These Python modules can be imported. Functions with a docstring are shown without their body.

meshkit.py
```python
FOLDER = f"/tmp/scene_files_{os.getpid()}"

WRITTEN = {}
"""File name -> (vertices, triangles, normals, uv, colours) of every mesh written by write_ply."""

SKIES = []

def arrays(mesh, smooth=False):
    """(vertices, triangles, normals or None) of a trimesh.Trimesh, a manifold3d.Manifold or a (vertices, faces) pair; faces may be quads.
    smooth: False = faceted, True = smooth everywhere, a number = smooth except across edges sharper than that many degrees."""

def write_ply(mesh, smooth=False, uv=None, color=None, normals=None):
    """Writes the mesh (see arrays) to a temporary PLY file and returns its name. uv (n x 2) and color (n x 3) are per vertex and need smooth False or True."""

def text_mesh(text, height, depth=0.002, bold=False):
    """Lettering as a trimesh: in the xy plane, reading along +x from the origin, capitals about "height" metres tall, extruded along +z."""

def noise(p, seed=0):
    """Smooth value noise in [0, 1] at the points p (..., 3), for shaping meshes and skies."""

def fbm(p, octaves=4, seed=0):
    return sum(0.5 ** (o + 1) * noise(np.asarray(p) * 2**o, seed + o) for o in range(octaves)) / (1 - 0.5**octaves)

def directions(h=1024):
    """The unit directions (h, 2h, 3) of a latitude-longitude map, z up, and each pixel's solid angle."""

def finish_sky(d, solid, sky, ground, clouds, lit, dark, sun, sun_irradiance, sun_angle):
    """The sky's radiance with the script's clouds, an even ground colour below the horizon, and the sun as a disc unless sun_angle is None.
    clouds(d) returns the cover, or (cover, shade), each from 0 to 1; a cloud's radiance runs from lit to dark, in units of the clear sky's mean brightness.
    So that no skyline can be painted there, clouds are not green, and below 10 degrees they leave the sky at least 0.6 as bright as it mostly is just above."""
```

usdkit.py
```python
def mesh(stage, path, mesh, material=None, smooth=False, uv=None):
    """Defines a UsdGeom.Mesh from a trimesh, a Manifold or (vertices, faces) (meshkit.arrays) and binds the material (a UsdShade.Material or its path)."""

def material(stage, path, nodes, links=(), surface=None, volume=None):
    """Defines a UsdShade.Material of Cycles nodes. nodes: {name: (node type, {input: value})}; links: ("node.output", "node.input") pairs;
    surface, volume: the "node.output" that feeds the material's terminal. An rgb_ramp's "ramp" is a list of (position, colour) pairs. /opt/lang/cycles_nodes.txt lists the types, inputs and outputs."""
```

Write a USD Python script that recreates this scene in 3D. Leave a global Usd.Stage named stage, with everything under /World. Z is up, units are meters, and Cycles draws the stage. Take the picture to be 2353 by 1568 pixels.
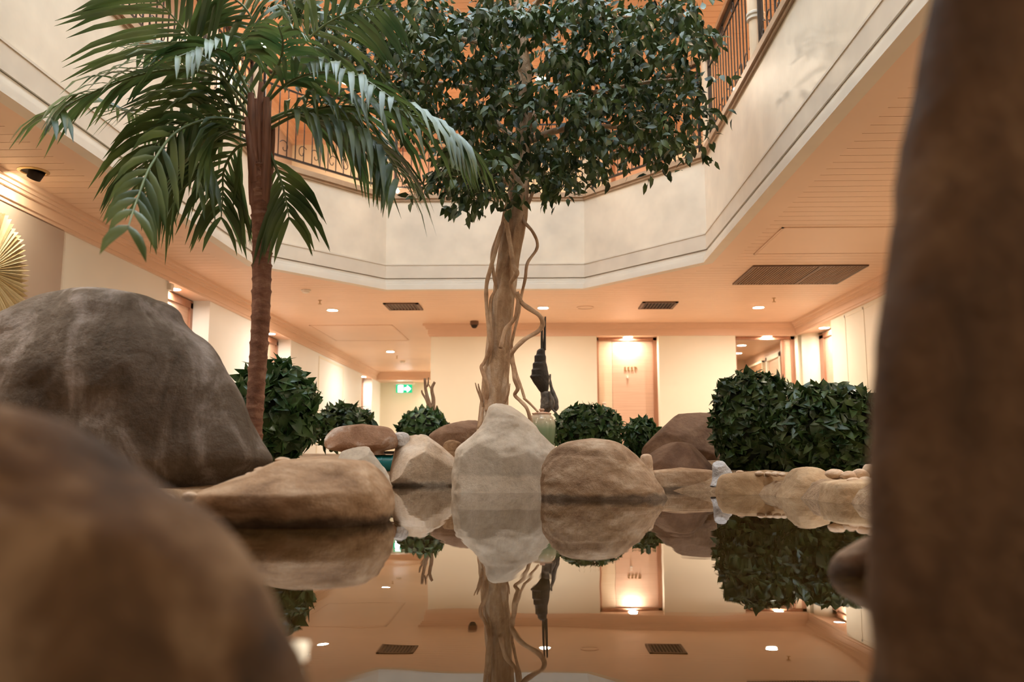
import math, numpy as np, trimesh, usdkit, meshkit
from shapely.geometry import Polygon, box as sbox, Point, LineString
from shapely import affinity
from pxr import Usd, UsdGeom, UsdLux, UsdShade, Gf, Sdf

stage = Usd.Stage.CreateInMemory()
UsdGeom.SetStageUpAxis(stage, 'Z')
UsdGeom.Xform.Define(stage, '/World')
UsdGeom.Scope.Define(stage, '/World/Looks')
PI = math.pi

# ------------------------------------------------------------------ camera, sky, exposure
FPX, EYE = 1960.0, 0.255
TH = math.atan(267 / FPX)
PS = math.atan(56 / FPX * math.cos(TH))
FW = np.array([-math.sin(PS) * math.cos(TH), math.cos(PS) * math.cos(TH), math.sin(TH)])
RT = np.array([math.cos(PS), math.sin(PS), 0.0])
UP = np.cross(RT, FW)
CAM = np.array([0, 0, EYE])
cam = UsdGeom.Camera.Define(stage, '/World/camera')
cam.CreateHorizontalApertureAttr(36.0)
cam.CreateFocalLengthAttr(36.0 * FPX / 2353)
cam.CreateFStopAttr(1.9)
cam.CreateFocusDistanceAttr(6.0)
cam.CreateExposureAttr(0.82)
cam.CreateClippingRangeAttr(Gf.Vec2f(0.02, 500))
cam.AddTransformOp().Set(Gf.Matrix4d(*[float(v) for r in (list(RT) + [0], list(UP) + [0], list(-FW) + [0], list(CAM) + [1]) for v in r]))
SKY = 1.4
dome = UsdLux.DomeLight.Define(stage, '/World/sky')
dome.CreateIntensityAttr(SKY)
dome.CreateColorAttr(Gf.Vec3f(0.76, 0.89, 1.0))
LAMP = 560.0          # radiance of the warm downlights
WARM = (1.0, 0.89, 0.74)


def ray(x, y):
    return FW + RT * (x - 1176.5) / FPX + UP * (784 - y) / FPX


def at(x, y, Y):
    d = ray(x, y)
    return CAM + d * (Y / d[1])


def onz(x, y, z):
    d = ray(x, y)
    return CAM + d * ((z - EYE) / d[2])


def onx(x, y, X):
    d = ray(x, y)
    return CAM + d * (X / d[0])


# ------------------------------------------------------------------ materials
LK = '/World/Looks/'


def mat(name, nodes, links, surface='p.BSDF'):
    return usdkit.material(stage, LK + name, nodes, links, surface=surface)


def plain(name, col, rough=0.6, var=0.12, scale=3.0, bump=0.0, bscale=60, metallic=0.0, spec=0.5, coat=0.0):
    c = np.array(col, float)
    n = {'g': ('geometry', {}), 'n': ('noise_texture', {'scale': scale, 'detail': 4.0}),
         'r': ('rgb_ramp', {'ramp': [(0.25, tuple(c * (1 - var))), (0.75, tuple(np.minimum(c * (1 + var), 0.95)))]}),
         'p': ('principled_bsdf', {'roughness': rough, 'metallic': metallic, 'specular_ior_level': spec, 'coat_weight': coat})}
    l = [('g.position', 'n.vector'), ('n.fac', 'r.fac'), ('r.color', 'p.base_color')]
    if bump:
        n['bn'] = ('noise_texture', {'scale': bscale, 'detail': 3.0})
        n['b'] = ('bump', {'strength': bump, 'distance': 0.01})
        l += [('g.position', 'bn.vector'), ('bn.fac', 'b.height'), ('b.normal', 'p.normal')]
    return mat(name, n, l)


def wood(name, col, dark, rough=0.45, sc=(2, 2, 40)):
    n = {'g': ('geometry', {}), 'm': ('mapping', {'scale': sc}), 'n': ('noise_texture', {'scale': 1.0, 'detail': 5.0}),
         'r': ('rgb_ramp', {'ramp': [(0.3, dark), (0.7, col)]}), 'p': ('principled_bsdf', {'roughness': rough})}
    return mat(name, n, [('g.position', 'm.vector'), ('m.vector', 'n.vector'), ('n.fac', 'r.fac'), ('r.color', 'p.base_color')])


def rockmat(name, a, b, c, scale=2.0, bump=0.5, rough=0.75, fine=26.0, wet=0.45, specks=0.0, streak=(1, 1, 1), wetz=0.03):
    n = {'g': ('geometry', {}), 'm': ('mapping', {'scale': streak}), 'n': ('noise_texture', {'scale': scale, 'detail': 8.0, 'roughness': 0.6, 'distortion': 0.6}),
         'r': ('rgb_ramp', {'ramp': [(0.30, a), (0.5, b), (0.72, c)]}),
         'f': ('noise_texture', {'scale': fine, 'detail': 8.0, 'roughness': 0.65}),
         'fr': ('rgb_ramp', {'ramp': [(0.30, (0.62, 0.60, 0.58)), (0.55, (1, 1, 1))]}),
         'mx': ('mix', {'mix_type': 'multiply', 'fac': 0.4}),
         's': ('separate_xyz', {}), 'wn': ('noise_texture', {'scale': 14.0, 'detail': 4.0}),
         'wz': ('math', {'math_type': 'multiply_add', 'value2': 0.05, 'value3': -0.025}), 'za': ('math', {'math_type': 'add'}),
         'wr': ('map_range', {'from_min': wetz - 0.012, 'from_max': wetz + 0.012, 'to_min': wet, 'to_max': 1.0, 'clamp': True}),
         'cc': ('combine_xyz', {}), 'mw': ('mix', {'mix_type': 'multiply', 'fac': 1.0}),
         'b': ('bump', {'strength': bump, 'distance': 0.03}),
         'p': ('principled_bsdf', {'roughness': rough, 'specular_ior_level': 0.35})}
    l = [('g.position', 'm.vector'), ('m.vector', 'n.vector'), ('n.fac', 'r.fac'), ('g.position', 'f.vector'), ('f.fac', 'fr.fac'), ('r.color', 'mx.color1'), ('fr.color', 'mx.color2'),
         ('g.position', 's.vector'), ('g.position', 'wn.vector'), ('wn.fac', 'wz.value1'), ('s.z', 'za.value1'), ('wz.value', 'za.value2'), ('za.value', 'wr.value'),
         ('wr.result', 'cc.x'), ('wr.result', 'cc.y'), ('wr.result', 'cc.z'), ('mx.color', 'mw.color1'), ('cc.vector', 'mw.color2'), ('mw.color', 'p.base_color'), ('f.fac', 'b.height'), ('b.normal', 'p.normal')]
    return mat(name, n, l)


def leafmat(name, dark, light, rough=0.38, scale=9.0, trans=0.18):
    n = {'g': ('geometry', {}), 'n': ('noise_texture', {'scale': scale, 'detail': 1.0}),
         'r': ('rgb_ramp', {'ramp': [(0.32, dark), (0.7, light)]}),
         'p': ('principled_bsdf', {'roughness': rough, 'specular_ior_level': 0.5}), 't': ('translucent_bsdf', {}), 'x': ('mix_closure', {'fac': trans})}
    return mat(name, n, [('g.position', 'n.vector'), ('n.fac', 'r.fac'), ('r.color', 'p.base_color'), ('r.color', 't.color'), ('p.BSDF', 'x.closure1'), ('t.BSDF', 'x.closure2')], 'x.closure')


def emit(name, col, s):
    return mat(name, {'e': ('emission', {'color': col, 'strength': s})}, [], 'e.emission')


M = {}
M['wall'] = plain('cream_paint', (0.85, 0.81, 0.68), 0.55, 0.03, 1.5, 0.05, 90)
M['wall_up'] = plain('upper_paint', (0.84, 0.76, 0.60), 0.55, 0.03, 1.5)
M['wall_cool_lit'] = plain('cool_lit_white', (0.86, 0.87, 0.85), 0.5, 0.02, 1.5)  # cool light falling on the left wall is put into this white
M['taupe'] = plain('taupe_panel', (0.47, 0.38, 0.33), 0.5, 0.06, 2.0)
M['plank'] = plain('peach_plank', (0.80, 0.57, 0.42), 0.45, 0.04, 1.2)
M['crown'] = plain('peach_moulding', (0.78, 0.56, 0.42), 0.45, 0.03, 2.0)
M['plank_up'] = plain('orange_plank', (0.78, 0.48, 0.31), 0.45, 0.05, 1.5)
M['plaster'] = plain('mottled_plaster', (0.73, 0.635, 0.51), 0.4, 0.14, 2.2, 0.05, 30)
M['band'] = plain('limed_band', (0.66, 0.57, 0.46), 0.5, 0.06, 4.0)
M['mould'] = plain('limed_moulding', (0.72, 0.65, 0.55), 0.45, 0.04, 4.0)
M['ledge'] = wood('ledge_wood', (0.48, 0.33, 0.21), (0.36, 0.24, 0.15), 0.4, (6, 6, 6))
M['rail'] = wood('rail_wood', (0.36, 0.19, 0.09), (0.24, 0.12, 0.06), 0.35, (8, 8, 8))
M['iron'] = plain('black_iron', (0.025, 0.02, 0.018), 0.45, 0.2, 10, metallic=0.5)
M['post'] = plain('sand_post', (0.72, 0.53, 0.35), 0.4, 0.05, 5)
M['carpet'] = plain('russet_carpet', (0.52, 0.38, 0.26), 0.9, 0.15, 8)
M['door'] = wood('door_veneer', (0.74, 0.50, 0.37), (0.66, 0.43, 0.31), 0.4, (1.5, 1.5, 45))
M['doorlight'] = wood('side_panel_veneer', (0.80, 0.64, 0.47), (0.74, 0.58, 0.42), 0.4, (1.5, 1.5, 45))
M['frame'] = wood('frame_wood', (0.42, 0.20, 0.12), (0.32, 0.15, 0.085), 0.4, (20, 20, 3))
M['dark'] = plain('dark_recess', (0.02, 0.012, 0.008), 0.8)
M['brown'] = plain('brown_louvre', (0.13, 0.065, 0.035), 0.5, 0.1)
M['grille'] = plain('grille_slat', (0.30, 0.17, 0.095), 0.5, 0.1)
M['brass'] = plain('brass', (0.55, 0.36, 0.16), 0.35, 0.1, 8, metallic=0.8)
M['white'] = plain('white_plastic', (0.80, 0.74, 0.66), 0.4, 0.02)
M['trimring'] = plain('white_ring', (0.85, 0.80, 0.70), 0.4, 0.02)
M['lens'] = emit('lamp_lens', WARM, LAMP)
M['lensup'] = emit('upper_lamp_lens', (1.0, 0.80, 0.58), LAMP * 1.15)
M['nichelens'] = emit('niche_lamp_lens', WARM, LAMP * 0.32)
M['spotlens'] = emit('spot_lens', (1.0, 0.90, 0.62), LAMP * 0.5)
M['green'] = emit('exit_green', (0.02, 0.62, 0.25), 0.7)
M['signwhite'] = emit('exit_white', (0.92, 0.98, 1.0), 9.0)
M['gold'] = plain('pale_gold_leaf', (0.62, 0.50, 0.30), 0.45, 0.2, 12, 0.2, 40)
M['goldlight'] = plain('bleached_edge', (0.80, 0.72, 0.52), 0.5, 0.1, 12)
M['bronze'] = plain('dark_bronze', (0.035, 0.03, 0.024), 0.5, 0.4, 14, 0.4, 60, metallic=0.3)
M['bronzegrey'] = plain('weathered_bronze', (0.12, 0.11, 0.10), 0.6, 0.6, 22, 0.8, 50)
M['teal'] = plain('teal_plastic', (0.01, 0.22, 0.25), 0.35, 0.15, 6)
M['soil'] = rockmat('garden_soil', (0.22, 0.13, 0.07), (0.36, 0.23, 0.13), (0.50, 0.35, 0.21), 9, 0.8, wet=1.0)
M['poolbed'] = M['soil']
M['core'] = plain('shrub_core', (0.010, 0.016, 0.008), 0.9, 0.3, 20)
M['leafshrub'] = leafmat('shrub_leaf', (0.018, 0.058, 0.018), (0.075, 0.155, 0.045), 0.40, 11)
M['leafdark'] = leafmat('dark_shrub_leaf', (0.014, 0.038, 0.010), (0.060, 0.105, 0.028), 0.40, 11)
M['leafficus'] = leafmat('ficus_leaf', (0.009, 0.028, 0.010), (0.070, 0.115, 0.028), 0.42, 7)
M['leafpalm'] = leafmat('palm_leaf', (0.030, 0.070, 0.022), (0.13, 0.19, 0.055), 0.38, 4, 0.3)
M['rachis'] = plain('frond_stem', (0.10, 0.15, 0.05), 0.4, 0.2, 8)
M['palmtrunk'] = rockmat('palm_bark', (0.16, 0.075, 0.05), (0.27, 0.13, 0.085), (0.42, 0.25, 0.18), 9, 0.6, wet=1.0, streak=(1, 1, 3))
M['sheath'] = wood('palm_sheath', (0.33, 0.15, 0.09), (0.13, 0.055, 0.035), 0.5, (40, 40, 3))
M['bark'] = rockmat('driftwood_bark', (0.26, 0.14, 0.075), (0.54, 0.38, 0.25), (0.86, 0.79, 0.70), 2.3, 0.8, wet=1.0, fine=18, streak=(3, 3, 0.7))
M['liana'] = rockmat('liana_bark', (0.34, 0.20, 0.12), (0.52, 0.36, 0.24), (0.68, 0.52, 0.38), 6, 0.4, wet=1.0, fine=30)
M['driftwood'] = rockmat('driftwood_branch', (0.14, 0.075, 0.04), (0.28, 0.17, 0.10), (0.46, 0.34, 0.24), 7, 0.4, wet=1.0)
M['celadon'] = mat('celadon_glaze', {'g': ('geometry', {}), 's': ('separate_xyz', {}), 'mr': ('map_range', {'from_min': 0.34, 'from_max': 0.62, 'clamp': True}),
                   'r': ('rgb_ramp', {'ramp': [(0.0, (0.16, 0.24, 0.13)), (0.55, (0.26, 0.38, 0.24)), (0.72, (0.48, 0.52, 0.38)), (1.0, (0.72, 0.62, 0.50))]}),
                   'p': ('principled_bsdf', {'roughness': 0.12, 'coat_weight': 0.6})}, [('g.position', 's.vector'), ('s.z', 'mr.value'), ('mr.result', 'r.fac'), ('r.color', 'p.base_color')])
M['lid'] = plain('lid_glaze', (0.62, 0.42, 0.32), 0.25, 0.1, 10)
M['glass'] = mat('door_glass', {'f': ('fresnel', {'IOR': 1.5}), 't': ('transparent_bsdf', {'color': (0.93, 0.90, 0.86)}), 'g': ('glossy_bsdf', {'roughness': 0.0}), 'x': ('mix_closure', {})},
                 [('f.fac', 'x.fac'), ('t.BSDF', 'x.closure1'), ('g.BSDF', 'x.closure2')], 'x.closure')
M['water'] = mat('pond_water', {'g': ('geometry', {}), 'n': ('noise_texture', {'scale': 2.2, 'detail': 2.0}), 'b': ('bump', {'strength': 0.06, 'distance': 0.02}),
                 'p': ('principled_bsdf', {'base_color': (0.036, 0.018, 0.005), 'roughness': 0.0, 'ior': 1.55})},
                 [('g.position', 'n.vector'), ('n.fac', 'b.height'), ('b.normal', 'p.normal')])

# ------------------------------------------------------------------ scene helpers
USED, LOC = {}, {}


def numbered(parent, name):
    k = USED[(parent, name)] = USED.get((parent, name), -1) + 1
    return name if k == 0 else f'{name}_{k:03d}'


def tag(prim, label=None, cat=None, group=None, kind=None):
    for k, v in (('label', label), ('category', cat), ('group', group), ('kind', kind)):
        if v:
            prim.SetCustomDataByKey(k, v)
    return prim


def thing(name, label, cat, loc=(0, 0, 0), group=None, kind=None):
    path = '/World/' + numbered('/World', name)
    x = UsdGeom.Xform.Define(stage, path)
    x.AddTranslateOp().Set(Gf.Vec3d(*map(float, loc)))
    LOC[path] = np.array(loc, float)
    return tag(x.GetPrim(), label, cat, group, kind)


def part(parent, name, mesh, m, smooth=False, label=None, kind=None):
    pp = str(parent.GetPath())
    path = pp + '/' + numbered(pp, name)
    loc = LOC.get('/'.join(pp.split('/')[:3]), np.zeros(3))
    if hasattr(mesh, 'vertices'):
        v, f = np.array(mesh.vertices), np.array(mesh.faces)
    else:
        v, f = np.asarray(mesh[0], float), np.asarray(mesh[1], int)
    p = usdkit.mesh(stage, path, (v - loc, f), m, smooth=smooth).GetPrim()
    return tag(p, label, None, None, kind)


def solo(name, mesh, m, label, cat, smooth=False, group=None, kind=None):
    path = '/World/' + numbered('/World', name)
    if hasattr(mesh, 'vertices'):
        mesh = (np.array(mesh.vertices), np.array(mesh.faces))
    return tag(usdkit.mesh(stage, path, mesh, m, smooth=smooth).GetPrim(), label, cat, group, kind)


def copy(src, loc, label, group=None):
    r = thing(src.GetName().rstrip('0123456789').rstrip('_'), label, src.GetCustomDataByKey('category'), loc, group or src.GetCustomDataByKey('group'))
    r.GetReferences().AddInternalReference(src.GetPath())
    r.SetInstanceable(True)
    return r


def join(*ms):
    ms = [m for x in ms for m in (x if isinstance(x, (list, tuple)) and not (len(x) == 2 and isinstance(x[0], np.ndarray)) else [x])]
    V, Fc, n = [], [], 0
    for m in ms:
        v, f = (m.vertices, m.faces) if hasattr(m, 'vertices') else m
        V.append(np.asarray(v)); Fc.append(np.asarray(f) + n); n += len(v)
    return np.vstack(V), np.vstack(Fc)


BOXF = np.array([[0, 2, 1], [0, 3, 2], [4, 5, 6], [4, 6, 7], [0, 1, 5], [0, 5, 4], [1, 2, 6], [1, 6, 5], [2, 3, 7], [2, 7, 6], [3, 0, 4], [3, 4, 7]])


def bx(x0, x1, y0, y1, z0, z1):
    return np.array([[x0, y0, z0], [x1, y0, z0], [x1, y1, z0], [x0, y1, z0], [x0, y0, z1], [x1, y0, z1], [x1, y1, z1], [x0, y1, z1]], float), BOXF


def cbx(x0, x1, y0, y1, z0, z1, c=0.006):
    """a box with chamfered vertical and horizontal edges (hull of three inset boxes)"""
    p = np.vstack([bx(x0 + a, x1 - a, y0 + b, y1 - b, z0 + d, z1 - d)[0] for a, b, d in ((0, c, c), (c, 0, c), (c, c, 0))])
    h = trimesh.convex.convex_hull(p)
    return np.array(h.vertices), np.array(h.faces)


def ext(poly, z0, z1):
    ms = []
    for g in getattr(poly, 'geoms', [poly]):
        if g.geom_type == 'Polygon' and g.area > 1e-6:
            m = trimesh.creation.extrude_polygon(g, z1 - z0, engine='earcut')
            m.apply_translation([0, 0, z0]); ms.append((np.array(m.vertices), np.array(m.faces)))
    return join(*[[m] for m in ms]) if len(ms) > 1 else ms[0]


def bar(p, q, w, h=None, up=(0, 0, 1)):
    p, q = np.array(p, float), np.array(q, float)
    h = h or w
    d = q - p; d /= np.linalg.norm(d)
    u = np.array(up, float)
    if abs(d @ u) > 0.95:
        u = np.array([0, 1.0, 0])
    s = np.cross(d, u); s /= np.linalg.norm(s)
    u = np.cross(s, d)
    c = [(-w / 2, -h / 2), (w / 2, -h / 2), (w / 2, h / 2), (-w / 2, h / 2)]
    return np.array([p + s * a + u * b for a, b in c] + [q + s * a + u * b for a, b in c]), BOXF


def spline(pts, n):
    """Catmull-Rom through pts, n samples"""
    P = np.asarray(pts, float)
    Q = np.vstack([2 * P[0] - P[1], P, 2 * P[-1] - P[-2]])
    t = np.linspace(0, len(P) - 1 - 1e-9, n)
    i = t.astype(int); u = (t - i)[:, None]
    a, b, c, d = Q[i], Q[i + 1], Q[i + 2], Q[i + 3]
    return 0.5 * (2 * b + (c - a) * u + (2 * a - 5 * b + 4 * c - d) * u ** 2 + (3 * b - a - 3 * c + d) * u ** 3)


def tube(path, rad, k=8, cap=True):
    P = np.asarray(path, float); n = len(P)
    R = np.broadcast_to(np.asarray(rad, float), (n,)) if np.ndim(rad) < 2 else np.asarray(rad)
    T = np.gradient(P, axis=0); T /= np.linalg.norm(T, axis=1, keepdims=True) + 1e-12
    u = np.cross(T[0], [0.3, 0.9, 0.1]); u /= np.linalg.norm(u)
    V = []
    for i in range(n):
        u = u - T[i] * (u @ T[i]); u /= np.linalg.norm(u)
        w = np.cross(T[i], u)
        a = np.arange(k) / k * 2 * PI
        r = R[i] if np.ndim(R) == 1 else R[i][:, None]
        V.append(P[i] + r * (np.cos(a)[:, None] * u + np.sin(a)[:, None] * w))
    V = np.vstack(V)
    i, j = np.meshgrid(np.arange(n - 1), np.arange(k), indexing='ij')
    a, b = (i * k + j).ravel(), (i * k + (j + 1) % k).ravel()
    Fc = np.vstack([np.stack([a, b, b + k], 1), np.stack([a, b + k, a + k], 1)])
    if cap:
        V = np.vstack([V, P[0], P[-1]])
        j = np.arange(k)
        Fc = np.vstack([Fc, np.stack([(j + 1) % k, j, np.full(k, n * k)], 1), np.stack([(n - 1) * k + j, (n - 1) * k + (j + 1) % k, np.full(k, n * k + 1)], 1)])
    return V, Fc


def lathe(prof, c, k=32):
    """prof: (r, z) from bottom to top, about the vertical through c"""
    return tube_profile(np.array(prof, float), np.array(c, float), k)


def tube_profile(prof, c, k):
    a = np.arange(k) / k * 2 * PI
    V = np.vstack([np.stack([c[0] + r * np.cos(a), c[1] + r * np.sin(a), np.full(k, c[2] + z)], 1) for r, z in prof])
    n = len(prof)
    i, j = np.meshgrid(np.arange(n - 1), np.arange(k), indexing='ij')
    p, q = (i * k + j).ravel(), (i * k + (j + 1) % k).ravel()
    return V, np.vstack([np.stack([p, q, q + k], 1), np.stack([p, q + k, p + k], 1)])


# ------------------------------------------------------------------ the building
ZC, ZB, ZN, ZF, ZU, ZT = 2.68, 2.60, 2.46, 0.30, 4.00, 6.40   # lower ceiling, fascia bottom, soffit, floor, upper floor/ledge, upper ceiling
XL, XR, YB, YE, YF = -4.63, 4.76, 15.5, 24.4, -4.0
XB = -1.93
P = Polygon([(-2.05, 2.2), (0.65, 2.2), (2.04, 3.6), (2.04, 10.2), (0.67, 11.78), (-2.11, 11.78), (-3.45, 10.2), (-3.45, 3.6)])
Pf = P.buffer(0.05, join_style=2)           # plane of the plaster face
ROOM = Polygon([(XL, YF), (XR, YF), (XR, YB), (XB, YB), (XB, YE), (XL, YE)])

# lower ceiling: planks run across, flat border round the atrium opening
ceiling = thing('ceiling', 'peach plank ceiling of the lower gallery around the atrium opening', 'ceiling', kind='structure')
SLABO = sbox(XL - 1.5, YF - 1.5, XR + 1.8, YE + 1.2)
part(ceiling, 'slab', ext(SLABO.difference(P.buffer(0.25, join_style=2)), ZC + 0.012, ZU - 0.06), M['plank'])
border = P.buffer(0.36, join_style=2)
part(ceiling, 'border', ext(border.difference(P.buffer(0.11, join_style=2)), 2.612, ZC + 0.02), M['plank'])
part(ceiling, 'border_edge', ext(P.buffer(0.372, join_style=2).difference(border), 2.66, ZC + 0.02), M['mould'])
PW = 0.16
rest = []
y = YF
area = ROOM.difference(border)
while y < YE:
    s = sbox(XL, y + 0.004, XR, min(y + PW - 0.004, YE)).intersection(area)
    for g in getattr(s, 'geoms', [s]):
        if g.is_empty or g.area < 1e-4:
            continue
        m = ext(g, ZC - 0.002, ZC + 0.012)
        if 4.0 < y < 10.6:
            part(ceiling, 'plank', m, M['plank'])
        else:
            rest.append(m)
    y += PW
part(ceiling, 'planks', join(*[[m] for m in rest]), M['plank'], kind='stuff')

# balcony fascia
fas = thing('wall_balcony', 'pale plaster balcony fascia running round the octagonal atrium opening', 'wall', kind='structure')


def ring(inset, out, z0, z1):
    return ext(P.buffer(out, join_style=2).difference(P.buffer(inset, join_style=2)), z0, z1)


part(fas, 'plaster_face', ring(0.05, 0.28, 2.965, 3.93), M['plaster'])
part(fas, 'lower_band', ring(0.035, 0.28, 2.77, 2.955), M['band'])
part(fas, 'groove', ring(0.075, 0.28, 2.64, 2.99), M['brown'])
part(fas, 'band_bead', ring(0.028, 0.2, 2.955, 2.975), M['band'])
for a, o_, z0, z1 in ((0.05, 0.28, 2.735, 2.762), (0.03, 0.28, 2.70, 2.728), (0.016, 0.28, 2.672, 2.695), (0.0, 0.115, 2.60, 2.668)):
    part(fas, 'moulding', ring(a, o_, z0, z1), M['mould'])
part(fas, 'ledge', ring(0.0, 0.30, 3.93, ZU), M['ledge'])
part(fas, 'ledge_bead', ring(0.025, 0.28, 3.895, 3.93), M['ledge'])

# lower walls (plan polygons minus door recesses)
N1, N2, N3 = (10.45, 11.82), (14.45, 15.86), (22.5, 23.9)


def niche_l(n):
    return sbox(XL - 0.30, n[0], XL + 0.2, n[1])


wl_plan = sbox(XL - 1.5, YF - 1.5, XL, YE + 1.2)
wall_left = thing('wall_left', 'pale left gallery wall with three recessed room doors', 'wall', kind='structure')
wn = wl_plan
for n in (N1, N2, N3):
    wn = wn.difference(niche_l(n))
part(wall_left, 'wall_face', ext(wn, 0.0, ZN), M['wall_cool_lit'])
part(wall_left, 'header', ext(wl_plan, ZN, ZC), M['crown'])
part(wall_left, 'taupe_panel', cbx(XL, XL + 0.02, YF, onx(142, 570, XL)[1], ZF, ZN - 0.01), M['taupe'])
for y0, y1 in ((17.95, 18.0), (20.25, 20.3)):
    part(wall_left, 'panel_edge', bx(XL, XL + 0.008, y0, y1, ZF, 2.36), M['wall'])
part(wall_left, 'panel_edge', bx(XL, XL + 0.008, 17.95, 20.3, 2.36, 2.40), M['wall'])

dA = (at(1371, 778, YB)[0], at(1513, 778, YB)[0])
dB = (at(1690, 778, YB)[0], at(1832, 778, YB)[0])
wall_back = thing('wall_back', 'cream back wall of the gallery with two recessed doors', 'wall', kind='structure')
full = sbox(XB, YB, XR + 1.8, YE + 1.2)
low = full.difference(sbox(dA[0], YB - 0.1, dA[1], YB + 0.34)).difference(sbox(dB[0], YB - 0.1, dB[1], YB + 0.30)).difference(sbox(3.2, YB + 0.30, 4.80, 19.6)).difference(sbox(XR, YB - 0.01, XR + 0.36, YB + 0.05))
part(wall_back, 'wall_face', ext(low, 0.0, ZN), M['wall'])
part(wall_back, 'header', ext(full, ZN, ZC), M['crown'])
wall_end = thing('wall_end', 'pink lit wall closing the far end of the corridor', 'wall', kind='structure')
part(wall_end, 'wall_face', bx(XL - 0.1, XB + 0.1, YE + 0.8, YE + 1.1, 0, ZN), M['wall'])
part(wall_end, 'header', bx(XL - 0.1, XB + 0.1, YE, YE + 1.1, ZN - 0.01, ZC), M['crown'])
wall_right = thing('wall_right', 'cream right gallery wall with flush panel joints and a recessed door', 'wall', kind='structure')
wr_plan = sbox(XR, YF - 1.5, XR + 1.8, YB)
part(wall_right, 'wall_face', ext(wr_plan.difference(sbox(XR - 0.1, 13.75, XR + 0.36, YB + 0.1)), 0, ZN), M['wall'])
part(wall_right, 'header', ext(wr_plan, ZN, ZC), M['crown'])
for yy in (11.4, 12.35, 13.1):
    part(wall_right, 'panel_joint', bx(XR - 0.006, XR, yy, yy + 0.035, ZF, ZN - 0.04), M['wall'])
part(wall_right, 'panel_head', bx(XR - 0.006, XR, 5.0, 13.135, ZN - 0.075, ZN - 0.04), M['wall'])
part(wall_right, 'rounded_pier', lathe([(0.19, ZF), (0.19, ZN)], (XR + 0.24, 15.44, 0), 40), M['wall'], smooth=True)
wall_front = solo('wall_front', ext(sbox(XL - 1.5, YF - 1.5, XR + 1.8, YF), 0, ZC), M['wall'], 'cream wall behind the viewer', 'wall', kind='structure')
wu = thing('wall_upper', 'cream walls of the upper gallery behind the railing', 'wall', kind='structure')
part(wu, 'back_wall', bx(XL - 1, XR + 1, YB, YB + 0.4, ZU - 0.1, ZT), M['wall_up'])
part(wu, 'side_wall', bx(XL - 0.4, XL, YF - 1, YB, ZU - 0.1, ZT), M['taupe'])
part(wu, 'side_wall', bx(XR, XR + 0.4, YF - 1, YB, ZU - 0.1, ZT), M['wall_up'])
part(wu, 'front_wall', bx(XL - 1, XR + 1, YF - 1, YF, ZU - 0.1, ZT), M['wall_up'])

# crown moulding
crown = thing('trim_1', 'stepped peach crown moulding where gallery walls meet the ceiling', 'moulding', kind='structure')
for pr, z0, z1 in ((0.035, 2.452, 2.485), (0.055, 2.485, 2.575), (0.085, 2.575, 2.605), (0.105, 2.605, 2.635), (0.14, 2.635, ZC)):
    part(crown, 'moulding', ext(ROOM.difference(ROOM.buffer(-pr, join_style=2)), z0, z1), M['crown'])
crown2 = thing('trim_2', 'brown cornice of the upper gallery ceiling', 'moulding', kind='structure')
UR = sbox(XL, YF, XR, YB)
for pr, z0, z1 in ((0.05, 6.16, 6.22), (0.10, 6.22, 6.32), (0.15, 6.32, 6.40)):
    part(crown2, 'moulding', ext(UR.difference(UR.buffer(-pr, join_style=2)), z0, z1), M['crown'])

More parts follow.
